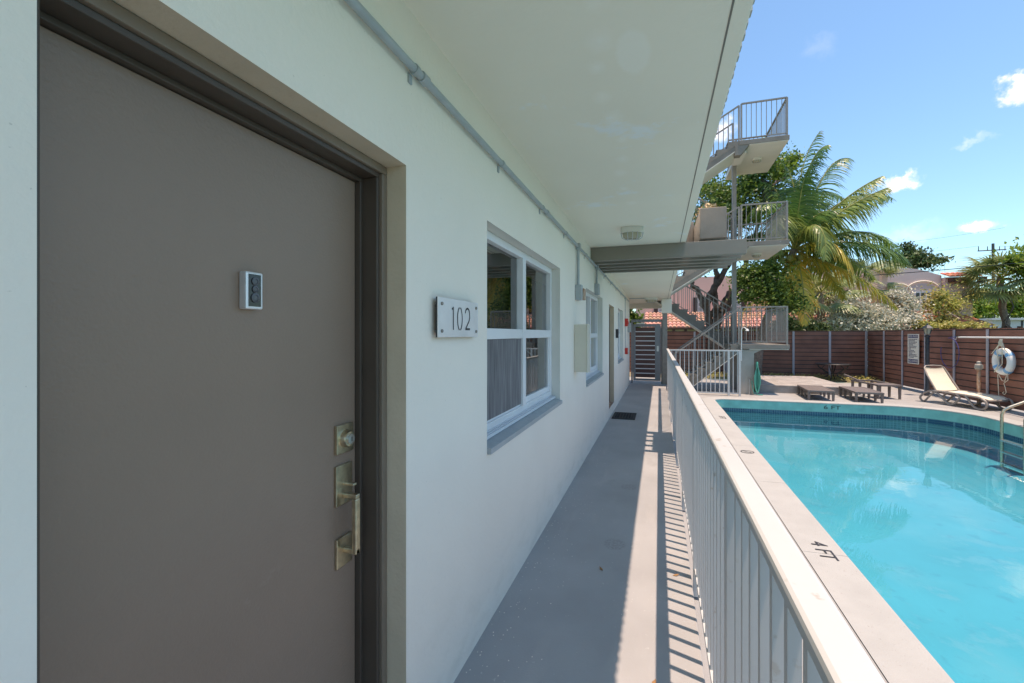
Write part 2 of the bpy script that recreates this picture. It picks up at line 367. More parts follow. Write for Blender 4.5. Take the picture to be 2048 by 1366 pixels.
def text_obj(s_, name, m, parent, pos, size, mtx, sx=1, extrude=.0008):
    cu = bpy.data.curves.new('t', 'FONT'); cu.body = s_; cu.size = size; cu.extrude = extrude; cu.align_x = 'CENTER'; cu.align_y = 'CENTER'; cu.resolution_u = 3
    t = bpy.data.objects.new('t', cu); COL.objects.link(t); dg = bpy.context.evaluated_depsgraph_get()
    me = bpy.data.meshes.new_from_object(t.evaluated_get(dg)); bpy.data.objects.remove(t); me.name = name
    org = org_of(parent) if parent else Vector(pos)
    for v in me.vertices: v.co = mtx @ Vector((v.co.x*sx, v.co.y, v.co.z))+Vector(pos)-org
    me.materials.clear(); me.materials.append(MATS[m])
    o = bpy.data.objects.new(name, me); COL.objects.link(o)
    if parent: o.parent = parent
    else: o.location = org
    ORG[o.name] = org; return o
def leaf_mesh(name, blobs, n, size, m, parent, flat=.0, shell=.5, asp=1.9, gauss=False):
    """many small folded leaves through the given blobs (centre, radii)"""
    w = np.array([b[1][0]*b[1][1]*b[1][2] for b in blobs]) ** .75; w = w/w.sum()
    idx = RNG.choice(len(blobs), n, p=w)
    C = np.array([tuple(b[0]) for b in blobs])[idx]; Rr = np.array([b[1] for b in blobs])[idx]
    d = RNG.normal(size=(n, 3)); d /= np.linalg.norm(d, axis=1)[:, None]
    rad = shell+(1-shell)*RNG.random(n)**.6; rad *= 1+.18*RNG.normal(size=n)*.6
    if gauss: rad = np.abs(RNG.normal(size=n))*.62
    P = C+d*rad[:, None]*Rr
    # clumping: pull leaves toward random clump centres
    k = max(8, n//45); cc = P[RNG.choice(n, k)]; ci = RNG.integers(0, k, n)
    near = np.linalg.norm(cc[ci]-P, axis=1) < np.max(Rr, axis=1)*.9
    P[near] = cc[ci][near]+RNG.normal(size=(near.sum(), 3))*np.array([.16, .16, .12])*np.clip(Rr[near], .3, 1.2)
    nrm = RNG.normal(size=(n, 3)); nrm[:, 2] = np.abs(nrm[:, 2])+flat; nrm /= np.linalg.norm(nrm, axis=1)[:, None]
    t = np.cross(nrm, RNG.normal(size=(n, 3))); t /= np.linalg.norm(t, axis=1)[:, None]
    b = np.cross(nrm, t); sz = size*(.65+.7*RNG.random(n))[:, None]
    o_ = np.array(org_of(parent))
    V = np.stack([P-t*sz*asp/2, P+b*sz/2-nrm*sz*.1, P+t*sz*asp/2, P-b*sz/2-nrm*sz*.1], 1).reshape(-1, 3)-o_
    me = bpy.data.meshes.new(name); me.vertices.add(4*n); me.vertices.foreach_set('co', V.ravel())
    me.loops.add(4*n); me.loops.foreach_set('vertex_index', np.arange(4*n)); me.polygons.add(n); me.polygons.foreach_set('loop_start', np.arange(n)*4)
    me.update(); me.materials.append(MATS[m]); o = bpy.data.objects.new(name, me); COL.objects.link(o)
    o.parent = parent; ORG[o.name] = org_of(parent); return o

# ================================================================== SETTING
DZ = -.12            # pool deck level; the walkway floor is z = 0
WX = -.84            # face of the apartment wall
def flat_with_hole(name, outer, holes, z0, z1, m, **kw):
    bm = bmesh.new(); edges = []; loops = []
    for lp in [outer]+holes:
        vs = [bm.verts.new((x, y, z1)) for x, y in lp]; loops.append(vs)
        edges += [bm.edges.new((vs[i], vs[(i+1) % len(vs)])) for i in range(len(vs))]
    bmesh.ops.triangle_fill(bm, use_beauty=True, use_dissolve=False, edges=edges)
    for f in bm.faces:
        if f.normal.z < 0: f.normal_flip()
    me = bpy.data.meshes.new(name); bm.to_mesh(me); bm.free(); me.materials.append(MATS[m])
    o = bpy.data.objects.new(name, me); COL.objects.link(o); ORG[o.name] = Vector((0, 0, 0)); return tag(o, **kw)
PX0, PX1, PY0, PY1 = 1.31, 6.06, -3.4, 12.33
def pool_loop(off=0, rr=(.28, 1.25, 1.0, 1.0), n=10):
    """outline of the pool, counter-clockwise from the near left; off > 0 is outward"""
    pts = []
    for (cx, cy, a0, r) in ((PX0+rr[3], PY0+rr[3], 180, rr[3]), (PX1-rr[2], PY0+rr[2], 270, rr[2]), (PX1-rr[1], PY1-rr[1], 0, rr[1]), (PX0+rr[0], PY1-rr[0], 90, rr[0])):
        for i in range(n+1):
            a = R(a0+90*i/n); pts.append((cx+(r+off)*math.cos(a), cy+(r+off)*math.sin(a)))
    return pts
flat_with_hole('ground', [(-400, -400), (600, -400), (600, 700), (-400, 700)], [[(-5, -5), (7.6, -5), (7.6, 19.6), (-5, 19.6)]], 0, -.16, 'grass', kind='structure')
flat_with_hole('pool_deck', [(.17, -5), (7.6, -5), (7.6, 17.6), (-5, 17.6), (-5, 14.05), (.17, 14.05)], [pool_loop(.30)], 0, DZ, 'deck', kind='structure')
# planting strip in front of the back fence
bed = MB()
nx, ny = 90, 16
vv = [(-5+12.6*i/nx, 17.6+2.0*j/ny, DZ+.01+(.05*random.random() if 0 < j < ny else 0)) for j in range(ny+1) for i in range(nx+1)]
bed.add(vv, [(j*(nx+1)+i, j*(nx+1)+i+1, (j+1)*(nx+1)+i+1, (j+1)*(nx+1)+i) for j in range(ny) for i in range(nx)])
bed.build('planting_bed', 'soil', kind='structure')
MB().box(-1.5, .19, -5, 14.05, -.35, 0).build('walkway', 'walkway', kind='structure', bevel=.006)
MB().box(-6, -1.2, 14.06, 19.5, -.3, DZ+.005).build('path', 'deck', kind='structure')

# ---------------------------------------------------------------- swimming pool
pool = thing('swimming_pool', 'turquoise painted swimming pool with pale concrete rim beside the walkway', 'swimming pool', (PX0, PY0, DZ))
def ring(lo, li, z0, z1, name, m, parent=pool, **k):
    mb = MB(); n = len(lo)
    for i in range(n):
        j = (i+1) % n
        mb.add([(*lo[i], z0), (*lo[j], z0), (*li[j], z1), (*li[i], z1)], [(0, 1, 2, 3)])
    return mb.build(name, m, parent, **k)
def resample(lp, step):
    out = []
    for i in range(len(lp)):
        a, b = Vector(lp[i]), Vector(lp[(i+1) % len(lp)]); L = (b-a).length; k = max(1, round(L/step))
        for q in range(k): out.append(a+(b-a)*q/k)
    return out
base = resample(pool_loop(0), .12)
# piece of coping every ~1.5 m, with a small open joint
def outset(p, off):
    # offset point from the outline by arc centres
    for (cx, cy, r, sx, sy) in ((PX0+.28, PY1-.28, .28, -1, 1), (PX1-1.25, PY1-1.25, 1.25, 1, 1), (PX1-1, PY0+1, 1, 1, -1), (PX0+1, PY0+1, 1, -1, -1)):
        if (p.x-cx)*sx > 0 and (p.y-cy)*sy > 0:
            d = (p-Vector((cx, cy))).normalized(); return Vector((cx, cy))+d*(r+off)
    if abs(p.x-PX0) < 1e-3: return p+Vector((-off, 0))
    if abs(p.x-PX1) < 1e-3: return p+Vector((off, 0))
    return p+Vector((0, off if p.y > 0 else -off))
def clean_loop(pts):
    out = [pts[0]]
    for p in pts[1:]:
        if (p-out[-1]).length > 1e-3: out.append(p)
    return out
base = clean_loop(base)
n = len(base); per = 14; i = 0
while i < n:
    seg = [base[(i+k) % n] for k in range(min(per, n-i)+1)]
    a, b = seg[0], seg[1]; seg[0] = a+(b-a).normalized()*.004
    mb = MB(); m_ = len(seg)
    prof = [(.296, -.03), (.296, .003), (.02, .006), (.006, .003), (0, -.006), (0, -.022), (.05, -.022)]
    vs = [(*outset(p, o_), DZ+z) for p in seg for (o_, z) in prof]; q = len(prof)
    fs = [(k*q+c, k*q+c+1, (k+1)*q+c+1, (k+1)*q+c) for k in range(m_-1) for c in range(q-1)]+[tuple(range(q)), tuple((m_-1)*q+c for c in range(q))]
    mb.add(vs, fs).build('coping_stone', 'coping', pool); i += per
L = lambda off: [tuple(outset(p, off)) for p in base]
ring(L(.008), L(.012), DZ-.024, -.335, 'bond_beam', 'turquoise')
ring(L(.012), L(.06), -.335, -.34, 'beam_underside', 'turquoise')
ring(L(.05), L(.05), -.338, -.66, 'waterline_tiles', 'pool_tile')
# wall, a ledge all round, then the floor
def rect_loop(off, n=10):
    pts = []
    for (sx, sy, a0, r_) in ((-1, -1, 180, 1.0), (1, -1, 270, 1.0), (1, 1, 0, 1.25), (-1, 1, 90, .28)):
        q = max(.06, r_+off); X = (PX1+off if sx > 0 else PX0-off)-sx*q; Y = (PY1+off if sy > 0 else PY0-off)-sy*q
        for i in range(n+1): a = R(a0+90*i/n); pts.append((X+q*math.cos(a), Y+q*math.sin(a)))
    return pts
cove = MB(); prof = [(.05, -.655), (.045, -.76), (.02, -.82), (-.05, -.85), (-.36, -.87), (-.41, -.885), (-.47, -.925), (-.60, -.99), (-.80, -1.03), (-1.1, -1.05)]
for (o1, z1), (o2, z2) in zip(prof, prof[1:]):
    A, B = rect_loop(o1), rect_loop(o2); n_ = len(A)
    for i in range(n_):
        j = (i+1) % n_; cove.add([(*A[i], z1), (*A[j], z1), (*B[j], z2), (*B[i], z2)], [(0, 1, 2, 3)])
cove.build('pool_wall', 'pool_paint', pool, smooth=True)
fl = rect_loop(-1.1); MB().add([(*p, -1.05) for p in fl], [tuple(range(len(fl)))]).build('pool_floor', 'pool_paint', pool, fix=False)
wl_ = L(.049); MB().add([(*p, -.395) for p in wl_], [tuple(range(len(wl_)))]).build('water', 'water', kind='structure', fix=False)
bpy.data.objects['water'].name = 'pool_water'
down = Matrix(((0, -1, 0), (1, 0, 0), (0, 0, 1)))            # flat text, tops of letters towards ...
flatY = Matrix(((0, 1, 0), (-1, 0, 0), (0, 0, 1)))           # baseline towards -y, letter tops towards +x
text_obj('4 FT', 'depth_mark', 'ink', pool, (1.16, 3.91, DZ+.0075), .155, flatY, 1.05)
text_obj('5 FT', 'depth_mark', 'ink', pool, (1.16, 9.55, DZ+.0075), .155, flatY, 1.05)
wallY = Matrix(((1, 0, 0), (0, 0, -1), (0, 1, 0)))
text_obj('6 FT', 'depth_mark', 'ink', pool, (3.85, PY1+.006, -.225), .125, wallY, 1.5)
nd = MB()  # round no-diving mark on the coping
for rr in (.085,):
    k = 24
    for i in range(k):
        a, b = 2*math.pi*i/k, 2*math.pi*(i+1)/k
        nd.add([(1.15+r*math.cos(t), 6.86+r*math.sin(t), DZ+.0075) for (r, t) in ((rr, a), (rr, b), (rr-.014, b), (rr-.014, a))], [(0, 1, 2, 3)])
nd.add([(1.15+x, 6.86+y, DZ+.0078) for x, y in ((-.055, .048), (-.048, .055), (.055, -.048), (.048, -.055))], [(0, 1, 2, 3)])
nd.add([(1.15+x, 6.86+y, DZ+.0078) for x, y in ((-.04, -.03), (-.04, -.018), (.045, .0), (.045, -.012))], [(0, 1, 2, 3)])
nd.build('no_diving_mark', 'ink', pool)

# ladder at the right side of the pool
lad = thing('pool_ladder', 'brass coloured tubular pool ladder at the right edge of the pool', 'ladder', (PX1, 10.05, DZ))
for yy in (10.32, 9.78):
    p = [(6.75, yy, DZ), (6.75, yy, .42), (6.72, yy, .50), (6.64, yy, .545), (6.5, yy, .50), (5.90, yy, .20), (5.83, yy, .15), (5.80, yy, .06), (5.80, yy, -.95)]
    MB().tube(p, .024, 12).build('ladder_rail', 'brass', lad, smooth=True)
    MB().lathe([(.05, 0), (.05, .012), (.03, .03)], (6.75, yy, DZ+.002)).build('ladder_foot', 'brass', lad)
for zz in (-.40, -.60, -.80): MB().box(5.76, 5.85, 9.79, 10.31, zz, zz+.028).build('tread', 'steel', lad, bevel=.006)

# ================================================================== APARTMENT BUILDING
apt = thing('apartment_building', 'white stuccoed apartment building with brown door and open walkway', 'building', (-1.2, 0, 0))
doors = [(.398, 1.38, .17, 2.09), (8.1, 9.02, .17, 2.03), (-3.2, -2.3, .17, 2.09)]
wins = [(2.158, 3.953, .91, 2.085), (5.46, 7.13, .89, 2.06), (9.9, 11.35, .89, 2.06)]
ops = doors+wins
YE = 13.9
ys = sorted({-5, YE, *[o[0] for o in ops], *[o[1] for o in ops]}); zs = sorted({-.2, 2.66, *[o[2] for o in ops], *[o[3] for o in ops]})
w = MB()
for y0, y1 in zip(ys, ys[1:]):
    for z0, z1 in zip(zs, zs[1:]):
        ym, zm = (y0+y1)/2, (z0+z1)/2
        if any(o[0] < ym < o[1] and o[2] < zm < o[3] for o in ops): continue
        w.add([(WX, y0, z0), (WX, y1, z0), (WX, y1, z1), (WX, y0, z1)], [(0, 1, 2, 3)])
w.add([(WX, YE, -.2), (WX, YE, 2.66), (-6, YE, 2.66), (-6, YE, -.2)], [(0, 1, 2, 3)])
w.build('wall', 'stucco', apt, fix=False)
def reveals(o, d, m, sill='reveal'):
    y0, y1, z0, z1 = o
    r = MB()
    r.add([(WX, y1, z0), (WX, y1, z1), (WX-d, y1, z1), (WX-d, y1, z0)], [(0, 1, 2, 3)])
    r.add([(WX, y0, z0), (WX, y0, z1), (WX-d, y0, z1), (WX-d, y0, z0)], [(3, 2, 1, 0)])
    r.add([(WX, y0, z1), (WX, y1, z1), (WX-d, y1, z1), (WX-d, y0, z1)], [(0, 1, 2, 3)])
    r.build('reveal', m, apt, fix=False)
for o in doors: reveals(o, .09, 'reveal')
for o in wins: reveals(o, .125, 'soffit')
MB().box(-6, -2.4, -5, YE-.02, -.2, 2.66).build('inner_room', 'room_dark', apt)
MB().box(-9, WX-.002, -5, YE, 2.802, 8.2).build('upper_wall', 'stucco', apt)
# slab over the walkway
def cz(y): return 2.66-.0082*y
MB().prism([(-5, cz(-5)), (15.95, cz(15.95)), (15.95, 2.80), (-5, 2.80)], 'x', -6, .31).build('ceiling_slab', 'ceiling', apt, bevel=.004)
g = MB().prism([(-5, cz(-5)-.002), (15.9, cz(15.9)-.002), (15.9, cz(15.9)-.0005), (-5, cz(-5)-.0005)], 'x', .240, .247); g.build('drip_groove', 'stair_paint', apt)
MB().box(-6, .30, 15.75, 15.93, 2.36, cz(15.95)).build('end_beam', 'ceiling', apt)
et = MB(); y = .6
while y < 3.4:
    q_ = .316+.004*random.random(); et.add([(.305, y+.004, 2.656), (.305, y+.058, 2.656), (q_, y+.05, 2.66), (q_, y+.012, 2.66), (.305, y+.004, 2.70), (.305, y+.058, 2.70), (q_, y+.05, 2.695), (q_, y+.012, 2.695)],
           [(0, 1, 2, 3), (4, 7, 6, 5), (0, 3, 7, 4), (1, 5, 6, 2), (3, 2, 6, 7)]); y += .066+random.random()*.01
et.build('edge_tiles', 'pier_paint', apt, kind='stuff')
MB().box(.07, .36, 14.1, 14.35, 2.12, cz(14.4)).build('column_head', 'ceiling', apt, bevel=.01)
MB().box(.095, .235, 14.13, 14.27, 0, 2.12).build('column', 'stair_metal', apt, bevel=.004)
# louvre beams across the walkway
for k in range(5):
    y = 5.83+.29*k
    MB().box(WX+.002, .97-.012*k, y, y+.09, 2.44, cz(y+.1)).build('cross_beam', 'beam_paint', apt, bevel=.003)
MB().box(.335, .47, 6.90, 7.05, 2.70, 3.10).build('planter_box', 'stair_paint', apt, bevel=.006)
MB().box(.472, .765, 5.88, 7.05, 2.65, 3.02).build('planter_box', 'stair_paint', apt, bevel=.006)
MB().box(.475, .72, 6.05, 6.95, 2.47, 2.649).build('planter_underside', 'stair_paint', apt)
pt = thing('potted_plant', 'dry straw coloured plant growing out of the grey planter above the beams', 'plant', (.62, 6.5, 3.02))
leaf_mesh('foliage', [(Vector((.60, 6.4, 3.05)), (.10, .35, .06)), (Vector((.64, 6.2, 3.06)), (.07, .1, .09))], 500, .022, 'dry_plant', pt)

# windows ----------------------------------------------------------
def window(o, screen_left=True):
    y0, y1, z0, z1 = o; X = WX-.075; ym = (y0+y1)/2+.01; zm = (z0+z1)/2
    def bx(x0, x1, a, b, c, d): return MB().box(x0, x1, a, b, c, d)
    f = MB(); fw = .05
    f.box(X-.045, X, y0+.002, y1-.002, z1-fw, z1-.002); f.box(X-.045, X, y0+.002, y1-.002, z0+.03, z0+.085)
    f.box(X-.045, X, y0+.002, y0+fw, z0+.085, z1-fw); f.box(X-.045, X, y1-fw, y1-.002, z0+.085, z1-fw)
    f.box(X-.045, X+.008, ym-.036, ym+.036, z0+.085, z1-fw)
    fr = f.build('window', 'aluminium', apt, bevel=.003)
    for (a, b) in ((y0+fw, ym-.036), (ym+.036, y1-fw)):
        bx(X-.04, X+.003, a, b, zm-.028, zm+.035).build('meeting_rail', 'aluminium', fr, bevel=.003)
        s = MB(); s.box(X-.035, X-.012, a, a+.03, z0+.085, zm-.028); s.box(X-.035, X-.012, b-.03, b, z0+.085, zm-.028); s.box(X-.035, X-.010, a+.03, b-.03, z0+.085, z0+.13)
        s.build('sash', 'aluminium', fr, bevel=.002)
        MB().add([(X-.038, a, zm+.035), (X-.038, b, zm+.035), (X-.038, b, z1-fw), (X-.038, a, z1-fw)], [(0, 1, 2, 3)]).build('pane', 'window_glass', fr, fix=False)
        MB().add([(X-.028, a+.03, z0+.13), (X-.028, b-.03, z0+.13), (X-.028, b-.03, zm-.028), (X-.028, a+.03, zm-.028)], [(0, 1, 2, 3)]).build('pane', 'window_glass', fr, fix=False)
    a, b = (y0+fw, ym-.036)
    MB().box(X-.009, X-.006, a+.01, b-.006, z0+.10, zm-.030).build('insect_screen', 'screen_mesh', fr)
    MB().prism([(WX-.12, z0+.03), (WX-.12, z0-.005), (WX+.0, z0-.03), (WX+.022, z0-.028), (WX+.022, z0+.0)], 'y', y0+.0015, y1-.0015).build('sill', 'conduit', fr)
    tr = MB(); 
    for q in range(3): tr.box(X+.002+q*.014, X+.007+q*.014, y0+.003, y1-.003, z0+.02, z0+.045-.004*q)
    tr.build('track', 'aluminium', fr)
    return fr
for k, o in enumerate(wins):
    fr = window(o)
    y0, y1, z0, z1 = o
    if k == 0:
        MB().box(WX-.42, WX-.41, y0-.3, y1+.3, z0-.3, z1+.3).build('curtain_or_dark', 'room_dark', fr)  # near-black sheet standing in for the unlit room, no cloth here
        MB().box(WX-.30, WX-.29, y1-.30, y1-.05, z0-.1, z1).build('curtain_or_dark', 'curtain_or_dark', fr)
    else:
        MB().box(WX-.2, WX-.19, y0-.1, y1+.1, z0-.1, z1+.1).build('blind', 'blind', fr)

# the near door ---------------------------------------------------
y0, y1, z0, z1 = doors[0]
fm = MB()
def jamb_frame(mb, xa, xb, ins0, ins1, o):
    """frame ring between insets ins0 and ins1 from the opening"""
    y0, y1, z0, z1 = o
    mb.box(xa, xb, y0+ins0, y0+ins1, z0, z1-ins1); mb.box(xa, xb, y1-ins1, y1-ins0, z0, z1-ins1); mb.box(xa, xb, y0+ins0, y1-ins0, z1-ins1, z1-ins0)
def make_door(o, brass=True):
    y0, y1, z0, z1 = o
    m1 = MB(); jamb_frame(m1, -.99, -.915, .001, .030, o); fr = m1.build('door_frame', 'frame_paint', apt, bevel=.004)
    m2 = MB(); jamb_frame(m2, -1.02, -.927, .0305, .046, o); m2.build('door_stop', 'door_edge', fr, bevel=.003)
    m3 = MB(); jamb_frame(m3, -1.05, -.985, .0465, .060, o); m3.build('weather_strip', 'door_edge', fr, bevel=.002)
    lf = MB().box(-1.06, -1.005, y0+.062, y1-.062, z0+.01, z1-.062).build('door', 'door_paint', apt, bevel=.002)
    MB().box(-1.05, -.86, y0, y1, z0-.04, z0).build('threshold', 'rust' if not brass else 'brass', fr)
    return lf
leaf = make_door(doors[0])
XF = -1.005
db = MB().box(XF, XF+.012, 1.212, 1.296, 1.105, 1.200).build('deadbolt', 'brass', leaf, bevel=.002)
MB().lathe([(.030, .012), (.028, .022), (.024, .030), (.017, .031)], (XF, 1.254, 1.152), 24, 'x').build('cylinder_collar', 'brass', db, smooth=True)
MB().lathe([(.016, .030), (.016, .036), (.001, .037)], (XF, 1.254, 1.152), 20, 'x').build('lock_cylinder', 'steel', db, smooth=True)
MB().box(XF+.0372, XF+.0376, 1.2525, 1.2555, 1.145, 1.159).build('keyhole', 'ink', db)
hp = MB().box(XF, XF+.010, 1.212, 1.292, .935, 1.067).build('handle_plate', 'brass', leaf, bevel=.002)
MB().box(XF+.008, XF+.05, 1.245, 1.262, .999, 1.007).build('thumb_latch', 'brass', hp, bevel=.002)
h = MB(); h.box(XF+.008, XF+.062, 1.243, 1.263, .957, .972); h.box(XF+.046, XF+.062, 1.241, 1.265, .775, .957); h.box(XF+.008, XF+.062, 1.243, 1.263, .775, .792)
h.build('door_handle', 'brass', hp, bevel=.003)
MB().box(XF, XF+.010, 1.214, 1.290, .730, .828).build('handle_plate', 'brass', leaf, bevel=.002)
dv = MB().box(XF, XF+.024, .862, .914, 1.563, 1.658).build('door_viewer', 'device_silver', leaf, bevel=.004)
MB().box(XF+.024, XF+.0255, .870, .906, 1.570, 1.652).build('viewer_face', 'gloss_black', dv)
for zc, rr in ((1.634, .0105), (1.614, .009), (1.592, .0125)):
    MB().lathe([(rr, .0255), (rr, .028), (rr*.6, .0285), (rr*.55, .027)], (XF, .888, zc), 20, 'x').build('lens', 'lens_grey', dv, smooth=True)
leaf2 = make_door(doors[1], False)
MB().box(XF, XF+.05, 8.2, 8.24, 1.1, 1.14).build('door_handle', 'brass', leaf2)
make_door(doors[2])

# house number plate ----------------------------------------------
num = thing('number_plate', 'brushed steel plate reading 102 standing off the wall beside the brown door', 'sign', (WX, 1.77, 1.565))
PXF = WX+.028
MB().box(PXF-.004, PXF, 1.566, 1.971, 1.487, 1.645).build('plate', 'plate_steel', num, bevel=.0008)
MB().box(PXF-.010, PXF-.0045, 1.566, 1.971, 1.487, 1.645).build('backing', 'ink', num)
for yy in (1.595, 1.942):
    for zz in (1.512, 1.620):
        MB().lathe([(.007, -.028), (.007, .004), (.0055, .006), (.002, .0065)], (PXF, yy, zz), 12, 'x').build('stud', 'stair_metal', num, smooth=True)
def ribbon(mb, pts, wd, x):
    pts = [Vector(p) for p in pts]
    L_, R_ = [], []
    for i, p in enumerate(pts):
        t = (pts[min(i+1, len(pts)-1)]-pts[max(i-1, 0)]).normalized(); nn = Vector((-t.y, t.x))
        L_.append(p+nn*wd/2); R_.append(p-nn*wd/2)
    for i in range(len(pts)-1):
        mb.add([(x, q.x, q.y) for q in (L_[i], L_[i+1], R_[i+1], R_[i])], [(0, 1, 2, 3)])
dg = MB(); zb, zt = 1.517, 1.613; hh = zt-zb; wd = .0085
ribbon(dg, [(1.700, zb), (1.700, zt), ], wd, PXF+.0008); ribbon(dg, [(1.700, zt-.006), (1.686, zt-.010)], wd, PXF+.0009)
dg1 = dg.build('digit', 'ink', num)
for sgn in (-1, 1):
    dg = MB(); ribbon(dg, [(1.765+sgn*.024*math.sin(R(a)), (zb+zt)/2+hh/2*math.cos(R(a))) for a in range(10, 171, 10)], wd*.9, PXF+.0008)
    dg.build('digit', 'ink', num)
dg = MB(); ribbon(dg, [(1.845-.024*math.cos(R(a)), zt-.026+.026*math.sin(R(a))) for a in range(10, 171, 16)]+[(1.870, zt-.04), (1.862, zb+.04), (1.826, zb+.007)], wd, PXF+.0008)
ribbon(dg, [(1.822, zb+.0045), (1.872, zb+.0045)], .009, PXF+.0009); dg.build('digit', 'ink', num)

# conduit and boxes ------------------------------------------------
cd = thing('conduit_run', 'thin grey electrical conduit strapped along the top of the white wall', 'conduit', (WX, 0, 2.43))
CZ = 2.43; CX = WX+.024
MB().tube([(CX, -5, CZ), (CX, 4.72, CZ)], .0145, 12).build('conduit', 'conduit', cd, smooth=True)
MB().tube([(CX, 4.80, CZ), (CX, 6.22, CZ-.003)], .0135, 10).build('conduit', 'conduit', cd, smooth=True)
MB().tube([(CX, 6.30, CZ), (CX, 12.0, CZ), (CX, 12.3, CZ), (CX, 13.3, CZ)], .0115, 8).build('conduit', 'conduit', cd, smooth=True)
for yy in (-.6, .35, 1.40, 2.32, 3.22, 4.10, 5.3, 7.3, 8.3, 9.4, 10.6, 11.8):
    st = MB(); st.tube([(CX, yy-.010, CZ), (CX, yy+.010, CZ)], .0185, 12); st.box(WX, WX+.006, yy-.011, yy+.011, CZ-.045, CZ-.012); st.build('strap', 'conduit', cd)
for yy in (3.36, 1.46): MB().tube([(CX, yy-.02, CZ), (CX, yy+.02, CZ)], .0195, 12).build('coupling', 'conduit', cd, smooth=True)
for yy in (4.76, 6.26):
    MB().box(WX+.002, WX+.05, yy-.035, yy+.035, CZ-.035, CZ+.03).build('tee_box', 'conduit', cd, bevel=.006)
MB().tube([(CX, 4.76, CZ), (CX, 4.76, 2.02)], .0145, 10).build('drop_pipe', 'conduit', cd, smooth=True)
MB().tube([(CX, 6.26, CZ), (CX, 6.26, 2.19)], .0145, 10).build('drop_pipe', 'conduit', cd, smooth=True)
tag(MB().box(WX+.001, WX+.065, 4.71, 4.81, 1.86, 2.02).build('junction_box', 'conduit', loc=(WX, 4.76, 1.86), bevel=.004), 'small grey junction box at the foot of the first conduit drop', 'junction box')
tag(MB().box(WX+.002, WX+.075, 4.815, 4.95, 1.87, 1.99).build('junction_box', 'rust', loc=(WX, 4.87, 1.87), bevel=.004), 'rusty box with worn paint beside the grey junction box', 'junction box')
tag(MB().box(WX+.001, WX+.06, 6.2, 6.32, 2.04, 2.19).build('junction_box', 'conduit', loc=(WX, 6.26, 2.04), bevel=.004), 'plain grey junction box hanging above the second window', 'junction box')
cb = thing('electrical_cabinet', 'cream metal cabinet on the wall in front of the second window', 'cabinet', (WX, 4.7, 1.1))
MB().box(WX+.001, WX+.130, 4.65, 4.80, 1.105, 1.60).build('cabinet_body', 'cream_metal', cb, bevel=.004)
MB().box(WX+.1305, WX+.142, 4.645, 4.805, 1.10, 1.605).build('cabinet_door', 'cream_metal', cb, bevel=.003)
fa = thing('fire_alarm', 'red fire alarm box at the lower end of its thin pipe', 'alarm', (WX, 12.0, 1.0))
MB().box(WX+.001, WX+.07, 11.93, 12.11, .98, 1.14).build('alarm_body', 'red', fa, bevel=.005)
MB().box(WX+.0705, WX+.085, 11.97, 12.07, 1.03, 1.07).build('pull_handle', 'ring_white', fa)
fb = thing('alarm_sounder', 'red alarm sounder high on the wall near the gate', 'alarm', (WX, 12.0, 1.75))
MB().box(WX+.001, WX+.075, 11.92, 12.12, 1.70, 1.90).build('sounder_body', 'red', fb, bevel=.005)
MB().lathe([(.05, .075), (.04, .09), (.01, .095)], (WX, 12.02, 1.80), 14, 'x').build('sounder_horn', 'red', fb)
tag(MB().tube([(WX+.01, 12.0, 1.14), (WX+.01, 12.0, 1.70)], .008, 6).tube([(WX+.01, 11.97, 1.9), (WX+.01, 11.97, 2.42)], .008, 6).build('alarm_pipe', 'conduit', loc=(WX, 12, 1.14)), 'thin grey pipe joining the red alarm boxes on the wall', 'pipe')
tag(MB().box(WX+.002, WX+.05, 9.36, 9.5, 1.42, 1.60).build('doorbell_plate', 'ink', loc=(WX, 9.42, 1.42), bevel=.004), 'small dark plate on the wall between far door and far window', 'sign')
tag(MB().box(WX+.002, WX+.08, 13.1, 13.4, 1.55, 1.82).build('meter_box', 'conduit', loc=(WX, 13.2, 1.5), bevel=.01), 'grey meter box at the far end of the wall by the gate', 'junction box')

def bulkhead(c, L_, W_, H_, label, rot=0):
    b = thing('ceiling_light', label, 'ceiling light', c, rot, 'caged lights under ceilings and landings', local=True)
    def sup(a, rx, ry, z): return (rx*abs(math.cos(a))**.6*math.copysign(1, math.cos(a)), ry*abs(math.sin(a))**.6*math.copysign(1, math.sin(a)), z)
    def ringmesh(levels, n=28):
        mb = MB(); vs = [sup(2*math.pi*k/n, rx, ry, z) for (rx, ry, z) in levels for k in range(n)]
        fs = [(i*n+k, i*n+(k+1) % n, (i+1)*n+(k+1) % n, (i+1)*n+k) for i in range(len(levels)-1) for k in range(n)]
        fs += [tuple(range(n)), tuple((len(levels)-1)*n+k for k in range(n))]; return mb.add(vs, fs)
    ringmesh([(L_/2, W_/2, -.001), (L_/2, W_/2, -H_*.42), (L_*.46, W_*.44, -H_*.46)]).build('light_base', 'soffit', b, smooth=True)
    ringmesh([(L_*.42, W_*.40, -H_*.46), (L_*.40, W_*.38, -H_*.75), (L_*.28, W_*.25, -H_*.95)]).build('light_glass', 'lamp_glass', b, smooth=True)
    cg = MB(); r_ = .005
    for t in (-.22, 0, .22): cg.tube([(t*L_, -W_*.47, -H_*.44), (t*L_, -W_*.42, -H_*.8), (t*L_*.9, -W_*.25, -H_), (t*L_*.9, W_*.25, -H_), (t*L_, W_*.42, -H_*.8), (t*L_, W_*.47, -H_*.44)], r_, 5)
    cg.tube([(-L_*.49, 0, -H_*.44), (-L_*.44, 0, -H_*.85), (-L_*.3, 0, -H_), (L_*.3, 0, -H_), (L_*.44, 0, -H_*.85), (L_*.49, 0, -H_*.44)], r_, 5)
    cg.build('cage', 'white_metal', b); return b
bulkhead((-.27, 4.9, cz(4.9)), .23, .15, .125, 'oval caged light on the walkway ceiling in front of the beams', R(8))
